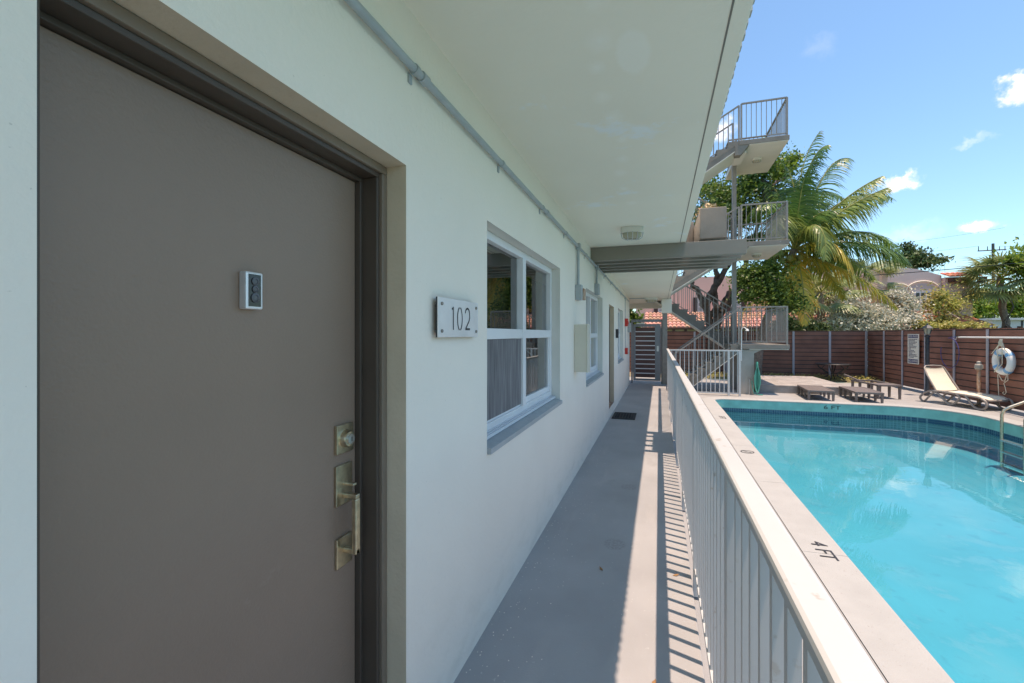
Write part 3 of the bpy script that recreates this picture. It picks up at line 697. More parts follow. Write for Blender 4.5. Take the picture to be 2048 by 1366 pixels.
bulkhead((-.22, 13.6, cz(13.6)), .36, .2, .14, 'oval caged light at the far end of the walkway ceiling above the gate')
tag(MB().tube([(WX+.02, 13.55, 2.53), (-.3, 13.6, 2.535)], .012, 6).build('ceiling_pipe', 'conduit', loc=(WX, 13.6, 2.63)), 'short grey pipe along the ceiling to the far caged light', 'pipe')

# gate ---------------------------------------------------------------
gt = thing('walkway_gate', 'grey steel gate with dark brown horizontal boards at the end of the walkway', 'gate', (-.33, 14.2, 0))
GX0, GX1, GY = -.75, .055, 14.2
f = MB(); f.box(GX0-.06, GX0-.012, GY, GY+.06, 0, 1.86); f.box(GX1+.004, GX1+.04, GY, GY+.06, 0, 1.86); f.box(GX0-.06, GX1+.04, GY, GY+.06, 1.861, 1.94)
f.build('gate_post_frame', 'gate_steel', gt)
f = MB(); f.box(GX0, GX0+.07, GY, GY+.045, .09, 1.80); f.box(GX1-.17, GX1-.005, GY-.003, GY+.045, .09, 1.80); f.box(GX0+.07, GX1-.17, GY, GY+.045, 1.72, 1.80); f.box(GX0+.07, GX1-.17, GY, GY+.045, .09, .15)
f.build('gate_frame', 'gate_steel', gt, bevel=.003)
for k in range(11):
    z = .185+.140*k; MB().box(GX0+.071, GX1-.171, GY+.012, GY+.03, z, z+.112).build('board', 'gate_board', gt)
    if k < 10: MB().box(GX0+.071, GX1-.171, GY+.0, GY+.04, z+.1145, z+.1375).build('bright_gap_bar', 'aluminium', gt)  # pale bar added in each gap, standing in for the brightness seen through it
MB().box(GX1-.12, GX1-.06, GY-.02, GY-.004, .98, 1.14).build('lock_plate', 'steel', gt, bevel=.003)
MB().box(GX0+.1, GX0+.34, GY-.05, GY-.004, 1.80, 1.835).build('door_closer', 'steel', gt)

# doormat ------------------------------------------------------------
dm = thing('doormat', 'black rubber doormat with open grid on the grey walkway floor', 'doormat', (-.6, 8.45, 0))
m_ = MB(); x0, x1, ya, yb = -.80, -.40, 8.12, 8.78
m_.box(x0, x1, ya, ya+.06, .003, .014); m_.box(x0, x1, yb-.06, yb, .003, .014); m_.box(x0, x0+.05, ya+.06, yb-.06, .003, .014); m_.box(x1-.05, x1, ya+.06, yb-.06, .003, .014)
m_.build('mat_border', 'rubber', dm)
g_ = MB()
for i in range(6): xx = x0+.05+(x1-x0-.1)*(i+.5)/6; g_.box(xx-.012, xx+.012, ya+.06, yb-.06, .004, .011)
for j in range(9): yy = ya+.06+(yb-ya-.12)*(j+.5)/9; g_.box(x0+.05, x1-.05, yy-.015, yy+.015, .004, .0125)
g_.build('mat_grid', 'rubber', dm)
for (x, y, a) in ((.10, 2.97, .3), (-.02, 2.02, 1.2), (-.35, 2.9, 2.2)):
    c, s_ = math.cos(a), math.sin(a)
    pts = [(-.022, 0, .003), (0, .010, .006), (.022, 0, .012), (0, -.010, .004)]
    lab = {.3: 'curled brown dry leaf against the foot of the railing', 1.2: 'brown dry leaf on the sunlit strip of the floor', 2.2: 'pale dry leaf on the shaded middle of the walkway'}[a]
    MB().add([(x+p[0]*c-p[1]*s_, y+p[0]*s_+p[1]*c, p[2]) for p in pts], [(0, 1, 2, 3)]).build('fallen_leaf', 'dry_leaf', loc=(x, y, 0), label=lab, cat='leaf')
# paint specks along the foot of the wall
sp = MB()
for _ in range(260):
    y = .9+random.random()**1.3*6; x = WX+.02+abs(random.gauss(0, .14)); r_ = .0012+.0022*random.random()
    if x > -.2: continue
    sp.add([(x+r_*math.cos(a*1.05), y+r_*1.5*math.sin(a*1.05), .0022) for a in range(6)], [tuple(range(6))])
for _ in range(70):
    y = .9+random.random()*6; x = -.6+random.random()*.75; r_ = .001+.0015*random.random()
    sp.add([(x+r_*math.cos(a*1.05), y+r_*math.sin(a*1.05), .0022) for a in range(6)], [tuple(range(6))])
sp.build('paint_specks', 'stucco', kind='stuff', label='scattered white paint specks and grit on the walkway floor')

# ================================================================== RAILINGS
PICK = {}
def picket_mesh(w, h, m):
    k = (round(w, 4), round(h, 4), m)
    if k not in PICK:
        o = MB().box(-w/2, w/2, -w/2, w/2, 0, h).build('picket', m); PICK[k] = o.data; bpy.data.objects.remove(o)
    return PICK[k]
# walkway railing beside the pool
rl = thing('walkway_railing', 'long white painted metal railing between the walkway and the pool', 'railing', (.22, 6, 0))
RX = .218; RT = 1.105
MB().box(RX-.030, RX+.030, -1.5, 12.99, RT-.034, RT).build('top_rail', 'white_metal', rl, bevel=.009)
MB().box(RX-.012, RX+.014, -1.5, 12.93, .045, .070).build('bottom_rail', 'white_metal', rl)
y = -1.3; k = 0
while y < 12.85:
    if k % 13 == 0:
        place(picket_mesh(.038, RT-.034+.1, 'white_metal'), 'post', rl, (RX, y, -.10))
    else: place(picket_mesh(.022, RT-.034-.07, 'white_metal'), 'picket', rl, (RX+.002, y, .07))
    y += .1095; k += 1
# pool fence panel across the foot of the stairs
pf = thing('pool_fence_panel', 'short white picket railing in front of the stair foot at the pool corner', 'railing', (1.1, 12.97, DZ))
FY = 12.97
MB().box(.25, 2.02, FY-.022, FY+.022, 1.045, 1.082).build('top_rail', 'white_metal', pf, bevel=.004)
MB().box(.25, 2.02, FY-.012, FY+.012, DZ+.055, DZ+.085).build('bottom_rail', 'white_metal', pf)
x = .33
k = 0
while x < 1.98:
    if k == 13: place(picket_mesh(.05, 1.045-DZ, 'white_metal'), 'post', pf, (x, FY, DZ))
    else: place(picket_mesh(.02, 1.045-DZ-.085, 'white_metal'), 'picket', pf, (x, FY, DZ+.085))
    x += .108; k += 1
place(picket_mesh(.05, 1.045-DZ, 'white_metal'), 'post', pf, (1.995, FY, DZ))

# ================================================================== OUTDOOR STAIR
st = thing('outdoor_staircase', 'grey concrete zigzag stair with cantilevered landings and metal railings', 'staircase', (1.6, 14.6, DZ))
NY0, NY1, FY0, FY1 = 13.42, 14.55, 14.75, 15.9
def rail(p0, p1, h=.98, n=None, posts=(True, True), m='stair_metal', dbl=False):
    p0, p1 = Vector(p0), Vector(p1)
    r_ = MB(); up = Vector((0, 0, h))
    r_.bar(p0+up, p1+up, .045, .035); r_.bar(p0+Vector((0, 0, .07)), p1+Vector((0, 0, .07)), .022, .022)
    if dbl: r_.bar(p0+Vector((0, 0, h-.13)), p1+Vector((0, 0, h-.13)), .02, .02)
    ro = r_.build('stair_railing', m, st)
    Lh = Vector((p1.x-p0.x, p1.y-p0.y)).length; n = n or max(2, round(Lh/.125))
    for i in range(n+1):
        p = p0.lerp(p1, i/n)
        if i in (0, n):
            if posts[0 if i == 0 else 1]: place(picket_mesh(.042, h, m), 'post', ro, p)
        else: place(picket_mesh(.016, h-.08, m), 'picket', ro, p+Vector((0, 0, .07)))
    return ro
def flight(x0, z0, x1, z1, y0, y1, n, rails=(True, True), open_=False):
    dx, dz = (x1-x0)/n, (z1-z0)/n; sg = 1 if dx > 0 else -1
    # sloping slab with its pale soffit
    t = .13 if not open_ else .07
    MB().prism([(x0, z0-.04), (x1, z1-.04), (x1, z1-.04-t*1.2), (x0+sg*.02, z0-.04-t*1.2)], 'y', y0+.01, y1-.01).build('flight_slab', 'stair_paint', st)
    sx0, sz0, sx1, sz1 = x0+sg*.03, z0-.045-t*1.2, x1, z1-.045-t*1.2
    MB().prism([(sx0, sz0), (sx1, sz1), (sx1, sz1-.02), (sx0, sz0-.02)], 'y', y0+.0, y1-.0).build('flight_soffit', 'soffit', st)
    for i in range(n):
        xa, za = x0+dx*i, z0+dz*i
        MB().prism([(xa-sg*.02, za+dz-.03), (xa-sg*.02, za+dz), (xa+dx, za+dz), (xa+dx, za+dz-.06), (xa, za-.05), (xa, za+dz-.03)], 'y', y0, y1).build('step', 'stair_paint', st)
    if rails[0]: rail((x0, y0+.03, z0+abs(dz)*.6), (x1, y0+.03, z1), .96, dbl=False)
    if rails[1]: rail((x0, y1-.03, z0+abs(dz)*.6), (x1, y1-.03, z1), .96)
XL, XR, XE = .15, 2.05, 3.24
ZA, ZF2, ZB, ZF3, ZC = 1.22, 2.78, 3.97, 5.5, 6.70
def landing(z, name_label=None, sides='nrf'):
    MB().box(XR, XE, NY0-.02, FY1, z-.12, z).build('landing', 'stair_paint', st, bevel=.006)
    MB().box(XR+.25, XE-.012, NY0, FY1-.02, z-.135, z-.1205).build('landing_soffit', 'soffit', st)
    if 'n' in sides: rail((XR+.06, NY0+.03, z), (XE-.05, NY0+.03, z), 1.0)
    if 'r' in sides: rail((XE-.05, NY0+.05, z), (XE-.05, FY1-.05, z), 1.0, posts=(False, True))
    if 'f' in sides: rail((XE-.05, FY1-.05, z), (XR+.06, FY1-.05, z), 1.0, posts=(False, True))
flight(.42, DZ, XR, ZA, NY0, NY1, 8)
landing(ZA)
flight(XR, ZA, -.15, ZF2, FY0, FY1, 9)
flight(XL, ZF2, XR, ZB, NY0, NY1, 7)
landing(ZB)
flight(XR, ZB, -.15, ZF3, FY0, FY1, 9)
flight(XL, ZF3, XR, ZC, NY0, NY1, 7)
landing(ZC)
MB().box(-1.6, .15, 13.42, 15.9, ZF3-.14, ZF3).build('landing', 'stair_paint', st)
rail((-1.0, 13.46, ZF3), (.1, 13.46, ZF3)); rail((-1.0, 15.8, ZF3), (.1, 15.8, ZF3))
# support column, pier, brackets
MB().box(2.05, 2.16, 14.58, 14.71, DZ, ZC-.14).build('stair_column', 'stair_metal', st)
MB().prism([(2.06, DZ), (2.42, DZ), (2.42, .98), (2.62, ZA-.137), (2.06, ZA-.137)], 'y', 13.46, 13.70).build('pier', 'pier_paint', st, bevel=.006)
MB().box(2.06, 2.42, 15.3, 15.5, DZ, ZA-.137).build('pier', 'pier_paint', st)
for z in (ZB, ZC):
    MB().prism([(XR-.1, z-.38), (XR+.04, z-.38), (XR+.24, z-.14), (XR+.24, z-.0), (XR-.1, z-.1)], 'y', NY0-.005, NY0+.22).build('bracket', 'stair_paint', st)
    MB().box(XR-.02, XR+.22, NY0+.23, FY1-.03, z-.26, z-.14).build('landing_beam', 'soffit', st)
for z, lb in ((ZB, 'small round caged light under the middle stair landing'), (ZC, 'small round caged light under the topmost stair landing')):
    bulkhead((2.68, 14.55, z-.136), .26, .22, .12, lb)
sh = MB().tube([(2.1, 13.38, DZ+.9), (2.1, 13.38, 1.60), (2.12, 13.36, 1.66), (2.16, 13.33, 1.68), (2.21, 13.30, 1.63)], .012, 8)
shw = thing('shower', 'thin white shower pipe with bent head on the stair pier', 'shower', (2.1, 13.38, .5))
sh.build('shower_pipe', 'ring_white', shw, smooth=True); MB().lathe([(.018, .03), (.045, -.02), (.04, -.03)], (2.225, 13.29, 1.61), 12).build('shower_head', 'ring_white', shw)

# garden hose hanging on the pier
hs = MB()
for k in range(9):
    a = random.uniform(-.02, .02); w_ = .014+.010*k; bot = DZ+.03+.02*random.random()
    xo = 2.44+.008*k; pts = []
    for i in range(17):
        t = i/16; ang = math.pi*2*t
        pts.append((2.47+w_*math.sin(ang)*(.22+.85*((1-math.cos(ang))/2)**1.5)+a*math.sin(3*ang), 13.40-.012*k+.01*math.sin(5*ang+k), .76-(.80+.012*(k%4))*(1-math.cos(ang))/2+.01*k*0))
    hs.tube(pts, .0115, 6, cap=False)
hs.tube([(2.36, 13.42, .25), (2.36, 13.36, .1), (2.40, 13.32, -.08), (2.5, 13.30, -.105), (2.6, 13.34, -.105)], .0115, 6)
hs.build('garden_hose', 'hose', loc=(2.47, 13.4, DZ), smooth=True, label='green garden hose hanging in loops on the stair pier', cat='hose')
tp = MB().tube([(2.30, 13.44, DZ), (2.30, 13.44, .32)], .012, 6).tube([(2.30, 13.44, .32), (2.33, 13.36, .32)], .016, 6)
tp.build('water_tap', 'steel', loc=(2.3, 13.44, DZ), label='small steel garden tap at the foot of the stair pier', cat='tap')

# ================================================================== FENCES
BH = .1535; NB = 11
def board_proto(Ln):
    # lapped board: lower edge proud, with a shadow gap above
    o = MB().prism([(0, 0), (.022, 0), (.014, BH-.012), (0, BH-.012)], 'x', 0, Ln)
    return o
BP = {}
def fence(label, posts, fixed, axis, front, ztop, skip=()):
    """posts: list of positions along the fence; front: +1/-1 side that shows"""
    loc = ((posts[0]+posts[-1])/2, fixed, DZ) if axis == 'x' else (fixed, (posts[0]+posts[-1])/2, DZ)
    f = thing('board_fence', label, 'fence', loc)
    bot = ztop-BH*NB
    for a, b in zip(posts, posts[1:]):
        for k in range(NB+1):
            z = bot+BH*(k-1)+BH if k else bot-.0
            if k == NB: continue
            z = bot+BH*k; pa = a+.004; pb = b-.004; d = .006*random.random(); ho = BH-.024
            if axis == 'x':
                mb = MB().prism([(fixed-.020-d, z), (fixed, z), (fixed, z+ho), (fixed-.014-d, z+ho)], 'x', pa, pb)
            else:
                mb = MB().prism([(fixed-.020-d, z), (fixed, z), (fixed, z+ho), (fixed-.014-d, z+ho)], 'y', pa, pb)
            mb.build('board', 'fence_board', f)
    for p in posts:
        if axis == 'x': MB().box(p-.035, p+.035, fixed-.06, fixed-.031, DZ, ztop-.005).build('fence_post', 'fence_post', f)
        else: MB().box(fixed-.055, fixed-.031, p-.03, p+.03, DZ, ztop-.005).build('fence_post', 'fence_post', f)
    cap = MB()
    if axis == 'x': cap.box(posts[0], posts[-1], fixed-.026, fixed+.02, ztop-.001, ztop+.018)
    else: cap.box(fixed-.026, fixed+.02, posts[0], posts[-1], ztop-.001, ztop+.018)
    cap.build('fence_cap', 'fence_board', f)
    bk = MB()
    if axis == 'x': bk.box(posts[0], posts[-1], fixed+.001, fixed+.012, bot, ztop-.002)
    else: bk.box(fixed+.001, fixed+.012, posts[0], posts[-1], bot, ztop-.002)
    bk.build('fence_backing', 'ink', f)
    return f
fence('dark brown horizontal board fence running behind the stair and palm trunk', [-3.2, -2.1, -.95, .2, 1.35, 2.5, 3.65, 4.8, 5.97, 7.09], 19.4, 'x', -1, 1.60)
fence('dark brown horizontal board fence along the right side, with sign and life ring', [2.0, 3.3, 4.6, 5.9, 7.1, 8.2, 9.4, 10.6, 11.85, 13.08, 14.3, 15.6, 16.85, 18.04, 19.34], 7.14, 'y', -1, 1.61)

# sign ----------------------------------------------------------------
SXX = 7.06
sg = thing('pool_rules_sign', 'white pool rules board with navy bands hung on the side fence', 'sign', (SXX, 16.1, .6))
MB().box(SXX-.012, SXX, 15.82, 16.42, .63, 1.50).build('sign_board', 'sign_white', sg)
faceX = Matrix(((0, 0, -1), (-1, 0, 0), (0, 1, 0)))  # reads towards -y seen from -x
MB().box(SXX-.014, SXX-.0122, 15.86, 16.38, 1.385, 1.475).build('title_band', 'sign_navy', sg)
text_obj('POOL RULES', 'title', 'sign_white', sg, (SXX-.0155, 16.12, 1.432), .075, faceX, 1.15)
MB().box(SXX-.014, SXX-.0122, 15.86, 16.38, .655, .765).build('warning_band', 'sign_navy', sg)
text_obj('NO DIVING', 'warning', 'sign_white', sg, (SXX-.0155, 16.12, .71), .095, faceX, 1.05)
pr = MB(); zz = 1.345; rows = [(6, .05), (4, .05), (6, .05), (5, .05), (3, .05), (6, .05), (5, .05), (2, .05), (4, .05), (4, .05), (3, .05), (5, .06), (6, .07), (4, .06)]
for (nw, dz) in rows:
    y = 16.36
    for _ in range(nw):
        ln = .04+.05*random.random()
        if y-ln < 15.88: break
        pr.box(SXX-.0135, SXX-.0122, y-ln, y, zz-.014, zz+.012); y -= ln+.018
    zz -= .0405
pr.build('small_print', 'dark_print', sg)

# lamp post -------------------------------------------------------------
lp = thing('lamp_post', 'dark blue grey lamp post with lantern head in front of the side fence', 'lamp post', (6.72, 14.6, DZ))
cx, cy = 6.70, 14.62
MB().lathe([(.07, 0), (.07, .05), (.045, .08), (.045, 1.53), (.06, 1.54), (.06, 1.58), (.03, 1.60)], (cx, cy, DZ), 16).build('lamp_pole', 'lamp_metal', lp, smooth=True)
MB().lathe([(.055, 0), (.088, .16)], (cx, cy, 1.49), 6).build('lantern_glass', 'lamp_glass', lp)
MB().lathe([(.135, .16), (.12, .175), (.05, .24), (.02, .25), (.02, .28), (.004, .30)], (cx, cy, 1.49), 6).build('lantern_roof', 'lamp_metal', lp)
c_ = MB()
for k in range(6):
    a = math.pi/3*k; c_.tube([(cx+.058*math.cos(a), cy+.058*math.sin(a), 1.49), (cx+.092*math.cos(a), cy+.092*math.sin(a), 1.65)], .006, 5)
c_.build('lantern_bars', 'lamp_metal', lp)

# skimmer pole, cord -----------------------------------------------------
tag(MB().tube([(6.99, 13.9, 1.42), (6.99, 8.0, 1.435)], .019, 8).build('telescopic_pole', 'ring_white', loc=(6.99, 11, 1.42), smooth=True), 'long white telescopic pole lying level against the side fence', 'pole')
MB().tube([(7.0, 14.02, 1.36), (6.99, 13.95, 1.43), (6.99, 13.85, 1.425)], .016, 6).build('pole_hook', 'steel', loc=(7, 14, 1.4), label='small steel hook that carries the far end of the white pole', cat='hook')
co = MB(); pts = []
for i in range(22):
    a = R(80+300*i/21); pts.append((7.02, 14.32+.38*math.cos(a), 1.02+.38*math.sin(a)))
pts = [(7.0, 13.9, 1.43), (7.01, 14.2, 1.42)]+pts
co.tube(pts, .008, 6).build('cord', 'blue_cord', loc=(7.02, 14.3, 1.0), smooth=True, label='thin blue cord looping on the side fence below the white pole', cat='cord')

# rusty standpipe ---------------------------------------------------------
rp = thing('standpipe', 'rusty standpipe with pale valve head in front of the side fence', 'pipe', (6.86, 12.9, DZ))
MB().tube([(6.86, 12.92, DZ), (6.86, 12.92, .72)], .035, 10).build('pipe', 'rust', rp, smooth=True)
MB().tube([(6.82, 12.84, DZ), (6.82, 12.84, .55)], .018, 8).build('pipe', 'rust', rp, smooth=True)
MB().lathe([(.06, 0), (.075, .03), (.07, .10), (.04, .13), (.04, .17), (.015, .19)], (6.86, 12.92, .70), 10).build('valve', 'pier_paint', rp)
MB().tube([(6.86, 12.82, .80), (6.86, 13.03, .80)], .02, 8).build('valve', 'pier_paint', rp)

# life ring ----------------------------------------------------------------
lr = thing('life_ring', 'white life ring with blue bands hung by rope on the side fence', 'life ring', (7.0, 12.3, .9))
RC = Vector((7.01, 12.42, .91)); R0, r0 = .225, .068
def torus_arc(a0, a1, rr, n):
    mb = MB(); pts = [RC+Vector((0, R0*math.cos(a0+(a1-a0)*i/n), R0*math.sin(a0+(a1-a0)*i/n))) for i in range(n+1)]
    return mb.tube(pts, rr, 14, cap=True)
torus_arc(0, 2*math.pi-.001, r0, 48).build('ring', 'ring_white', lr, smooth=True)
for a in (45, 135, 225, 315):
    a = R(a+8); torus_arc(a-.14, a+.14, r0+.004, 4).build('band', 'ring_blue', lr, smooth=True)
rp_ = MB()
hk = Vector((6.98, 12.42, 1.36))
for s_ in (-1, 1):
    rp_.tube([hk, RC+Vector((-.06, s_*.14, .26)), RC+Vector((-.05, s_*.27, .16))], .008, 6)
    rp_.tube([hk+Vector((-.01, s_*.02, .02)), RC+Vector((-.07, s_*.08, .24)), RC+Vector((-.08, s_*.05-.05, -.05)), RC+Vector((-.06, .17, -.24))], .008, 6)
for k in range(6):
    a = k*1.05; rp_.tube([hk+Vector((-.01, .03*math.cos(a), .03)), hk+Vector((-.03, .05*math.cos(a+.5), -.05)), hk+Vector((-.01, .04*math.cos(a+1), -.12))], .009, 5)
rp_.tube([RC+Vector((-.03, .12, -.28)), RC+Vector((-.03, .10, -.6)), RC+Vector((-.03, .07, -.95)), RC+Vector((-.05, .06, -1.02))], .007, 5)
rp_.tube([RC+Vector((-.03, .10, -.28)), RC+Vector((-.03, .0, -.40)), RC+Vector((-.03, -.08, -.42)), RC+Vector((-.03, -.14, -.28))], .007, 5)
rp_.tube([RC+Vector((-.03, -.17, -.24)), RC+Vector((-.03, -.18, -.38)), RC+Vector((-.03, -.06, -.46)), RC+Vector((-.03, -.10, -.55)), RC+Vector((-.03, -.13, -.64)), RC+Vector((-.03, -.08, -.70)), RC+Vector((-.03, -.02, -.67)), RC+Vector((-.03, -.06, -.64))], .007, 5)
rp_.build('rope', 'rope', lr, smooth=True)

# ================================================================== DECK FURNITURE
pl = thing('timber_platform', 'low weathered grey timber platform beside the stair pier', 'platform', (3.7, 15.6, DZ))
x0, x1, ya, yb = 2.55, 4.85, 14.0, 17.3
y = ya; i = 0
while y < yb-.05:
    MB().box(x0, x1, y, y+.138, .062, .092).build('plank', 'planks', pl); y += .15; i += 1
MB().box(x0+.02, x1-.02, ya+.012, y-.03, DZ, .060).build('platform_base', 'planks', pl)
for k in range(3): MB().box(x0-.32, x0-.02, ya+.1+k*.17, ya+.262+k*.17, -.02, .0).build('plank', 'planks', pl)
MB().box(x0-.31, x0-.03, ya+.11, ya+.60, DZ, -.021).build('platform_step', 'planks', pl)

def lounger_flat(label, loc, rz, L_=1.26, W_=.56, H_=.25, part='all'):
    t = thing('flat_lounger', label, 'sun lounger', loc, rz, 'low brown loungers without cushions', local=True)
    fr = MB(); s = .05
    fr.box(-W_/2, -W_/2+s, 0, L_, H_-.045, H_); fr.box(W_/2-s, W_/2, 0, L_, H_-.045, H_); fr.box(-W_/2+s, W_/2-s, 0, s, H_-.045, H_); fr.box(-W_/2+s, W_/2-s, L_-s, L_, H_-.045, H_)
    fr.build('lounger_frame', 'lounger_brown', t, bevel=.006)
    le = L_ if part == 'all' else L_*.42
    MB().box(-W_/2+s, W_/2-s, s, le-s, H_-.03, H_-.006).build('lounging_surface', 'lounger_brown', t)
    for sx in (-1, 1):
        for yy in (.05, L_*.36, L_*.68, L_-.05):
            a = MB(); x = sx*(W_/2-.03)
            a.prism([(x-.030, H_-.046), (x+.030, H_-.046), (x+.020, 0), (x-.020, 0)], 'y', yy-.02, yy+.02); a.build('leg', 'lounger_brown', t)
    return t
lounger_flat('flat brown lounger nearest the timber platform, left of its twin', (3.74, 12.68, DZ), R(-4))
lounger_flat('flat brown lounger in the middle, right behind the 6 FT mark', (4.71, 12.66, DZ), R(-3))
t = lounger_flat('taller brown lounger with open frame behind, nearest the cream lounger', (5.44, 13.5, DZ), R(5), 1.35, .52, .36, 'short')
MB().bar((-.24, .95, .36), (-.24, 1.75, .46), .03, .04).build('back_rail', 'lounger_brown', t)

# cream sling lounger
cl = thing('sling_lounger', 'cream sling sun lounger with raised back and taupe curved frame', 'sun lounger', (6.28, 13.45, DZ), math.atan2(-.933, .345), local=True)
# local: +x from head to foot, y across
Wc = .28
sf = MB(); ns = 8
def sheet(pts, w0, w1, name):
    mb = MB(); m_ = len(pts); vs = []
    for i, (x, z) in enumerate(pts):
        wv = w0+(w1-w0)*i/(m_-1)
        for j in range(ns+1):
            s = -1+2*j/ns; vs.append((x, s*wv, z-.02*(1-s*s)))
    fs = [(i*(ns+1)+j, i*(ns+1)+j+1, (i+1)*(ns+1)+j+1, (i+1)*(ns+1)+j) for i in range(m_-1) for j in range(ns)]
    b = len(vs); vs2 = vs+[(v[0], v[1], v[2]-.006) for v in vs]
    mb.add(vs2, fs+[tuple(b+q for q in reversed(f_)) for f_ in fs]); return mb.build(name, 'lounger_sling', cl, smooth=True)
sheet([(0.02, .82), (.02, .80), (.10, .66), (.22, .46), (.32, .32)], Wc-.07, Wc-.015, 'back_sling')
sheet([(.34, .30), (.6, .30), (.9, .285), (1.2, .28), (1.30, .26), (1.36, .22)], Wc-.015, Wc-.03, 'seat_sling')
b_ = MB(); b_.tube([(.34, -Wc, .31), (.10, -Wc+.01, .67), (.02, -Wc+.035, .81), (-.005, -Wc+.09, .855), (-.01, 0, .865), (-.005, Wc-.09, .855), (.02, Wc-.035, .81), (.10, Wc-.01, .67), (.34, Wc, .31)], .016, 8)
b_.build('back_frame', 'lounger_frame', cl, smooth=True)
b_ = MB(); b_.tube([(.30, -Wc, .30), (.9, -Wc, .288), (1.25, -Wc, .275), (1.36, -Wc+.03, .24), (1.39, -Wc+.08, .215), (1.39, Wc-.08, .215), (1.36, Wc-.03, .24), (1.25, Wc, .275), (.9, Wc, .288), (.30, Wc, .30)], .022, 8)
b_.build('seat_frame', 'lounger_frame', cl, smooth=True)
for s_ in (-1, 1):
    y = s_*(Wc+.008)
    def leg(pts, r_=.022):
        # smooth with Catmull-Rom
        P_ = [Vector((p[0], y, p[1])) for p in pts]; out = []
        for i in range(len(P_)-1):
            p0, p1, p2, p3 = P_[max(i-1, 0)], P_[i], P_[i+1], P_[min(i+2, len(P_)-1)]
            for k in range(5):
                t_ = k/5; out.append(.5*((2*p1)+(p2-p0)*t_+(2*p0-5*p1+4*p2-p3)*t_*t_+(3*p1-p0-3*p2+p3)*t_**3))
        out.append(P_[-1]); MB().tube(out, r_, 8).build('leg', 'lounger_frame', cl, smooth=True)
    leg([(.40, .29), (.22, .28), (.05, .20), (-.04, .10), (.0, .03), (.07, .025), (.16, .12), (.27, .24), (.36, .26), (.48, .17), (.62, .04), (.70, .025), (.80, .10), (.88, .22), (.80, .285)])
    leg([(1.0, .28), (1.06, .20), (1.16, .07), (1.26, .025), (1.37, .04), (1.43, .12), (1.40, .21), (1.33, .25)])

# bistro table of black iron
bt = thing('bistro_table', 'round black iron table with curved legs near the back fence corner', 'table', (5.62, 17.9, DZ))
cx, cy = 5.62, 17.95
MB().lathe([(.50, 0), (.51, .012), (.50, .024), (.02, .026)], (cx, cy, .47), 28).build('table_top', 'black_iron', bt, smooth=True)
for k in range(4):
    a = math.pi/4+k*math.pi/2+.3; pts = []
    for (r_, z) in ((.44, .46), (.40, .36), (.26, .26), (.12, .17), (.13, .08), (.28, .0), (.42, DZ+.0)): pts.append((cx+r_*math.cos(a), cy+r_*math.sin(a), z))
    MB().tube(pts, .017, 6).build('leg', 'black_iron', bt, smooth=True)
    pts = [(cx+r_*math.cos(a+.2), cy+r_*math.sin(a+.2), z) for (r_, z) in ((.20, .46), (.30, .34), (.24, .2), (.12, .17))]
    MB().tube(pts, .013, 6).build('brace', 'black_iron', bt, smooth=True)
MB().lathe([(.05, 0), (.06, .03), (.05, .06)], (cx, cy, .13), 10).build('leg_collar', 'black_iron', bt)

# ground cover and gravel in the bed
gc = MB()
for _ in range(4200):
    x = random.uniform(.6, 7.0); y = 17.62+random.random()**.9*1.6
    dens = 1 if (x < 4.6 or y > 17.7) else .4
    if random.random() > dens: continue
    s = random.uniform(.015, .045); a = random.random()*6.28; h_ = random.random()**2*.14; tl = random.uniform(-.6, .6)
    dx_, dy_ = math.cos(a)*s, math.sin(a)*s
    gc.add([(x-dx_, y-dy_, DZ+.03+h_), (x-dy_*.5, y+dx_*.5, DZ+.035+h_+tl*s), (x+dx_, y+dy_, DZ+.03+h_+s*.6), (x+dy_*.5, y-dx_*.5, DZ+.03+h_)], [(0, 1, 2, 3)])
gc.build('ground_cover', 'leaf_lime', kind='stuff', label='sparse low weeds and litter along the foot of the back fence', fix=False)

# ================================================================== TREES
def limb(mb, a, b, r0, r1, wob=.12, n=7):
    a, b = Vector(a), Vector(b); L_ = (b-a).length; pts, rs = [], []
    for i in range(n+1):
        t = i/n; p = a.lerp(b, t)
        if 0 < i < n: p += Vector((random.gauss(0, 1), random.gauss(0, 1), random.gauss(0, .6)))*wob*L_*.12
        pts.append(p); rs.append(r0+(r1-r0)*t)
    mb.tube(pts, rs, 8); return pts
# broadleaf tree behind the stair
T = at(1424, 757, 17.6); T.z = DZ
tree = thing('broadleaf_tree', 'multi stemmed broadleaf tree growing between the stair and back fence', 'tree', T)
D0 = 17.6
tr = MB(); fork = at(1428, 665, D0)
limb(tr, T, fork, .24, .20, .05)
stems = [((1424, 655), (1405, 600), (1378, 560), (1372, 500)), ((1428, 655), (1430, 590), (1436, 520), (1428, 420)), ((1432, 655), (1450, 600), (1492, 555), (1560, 505)), ((1440, 625), (1478, 560), (1500, 500), (1530, 400)), ((1410, 610), (1440, 560), (1470, 500), (1480, 440))]
tips = []
for s_ in stems:
    r_ = .15
    for a, b in zip(s_, s_[1:]):
        dz_ = random.uniform(-.3, .3); p = limb(tr, at(*a, D0), at(*b, D0+0), r_, r_*.72, .35); r_ *= .72
    tips.append(at(*s_[-1], D0))
blobs = []
for (u, v, r_, dd) in ((1425, 440, 58, 0), (1385, 470, 50, .5), (1450, 395, 60, .3), (1500, 370, 50, .5), (1530, 325, 36, -.2), (1505, 330, 34, .4), (1560, 345, 34, 1), (1480, 430, 46, 1.2), (1545, 390, 40, 1.4), (1400, 520, 34, 1), (1360, 500, 40, .5), (1585, 320, 20, .8), (1415, 380, 30, 1), (1525, 300, 22, .2)):
    blobs.append((at(u, v, D0+dd), (r_*D0/900*1.05, r_*D0/900*1.1, r_*D0/900*.8)))
low = []
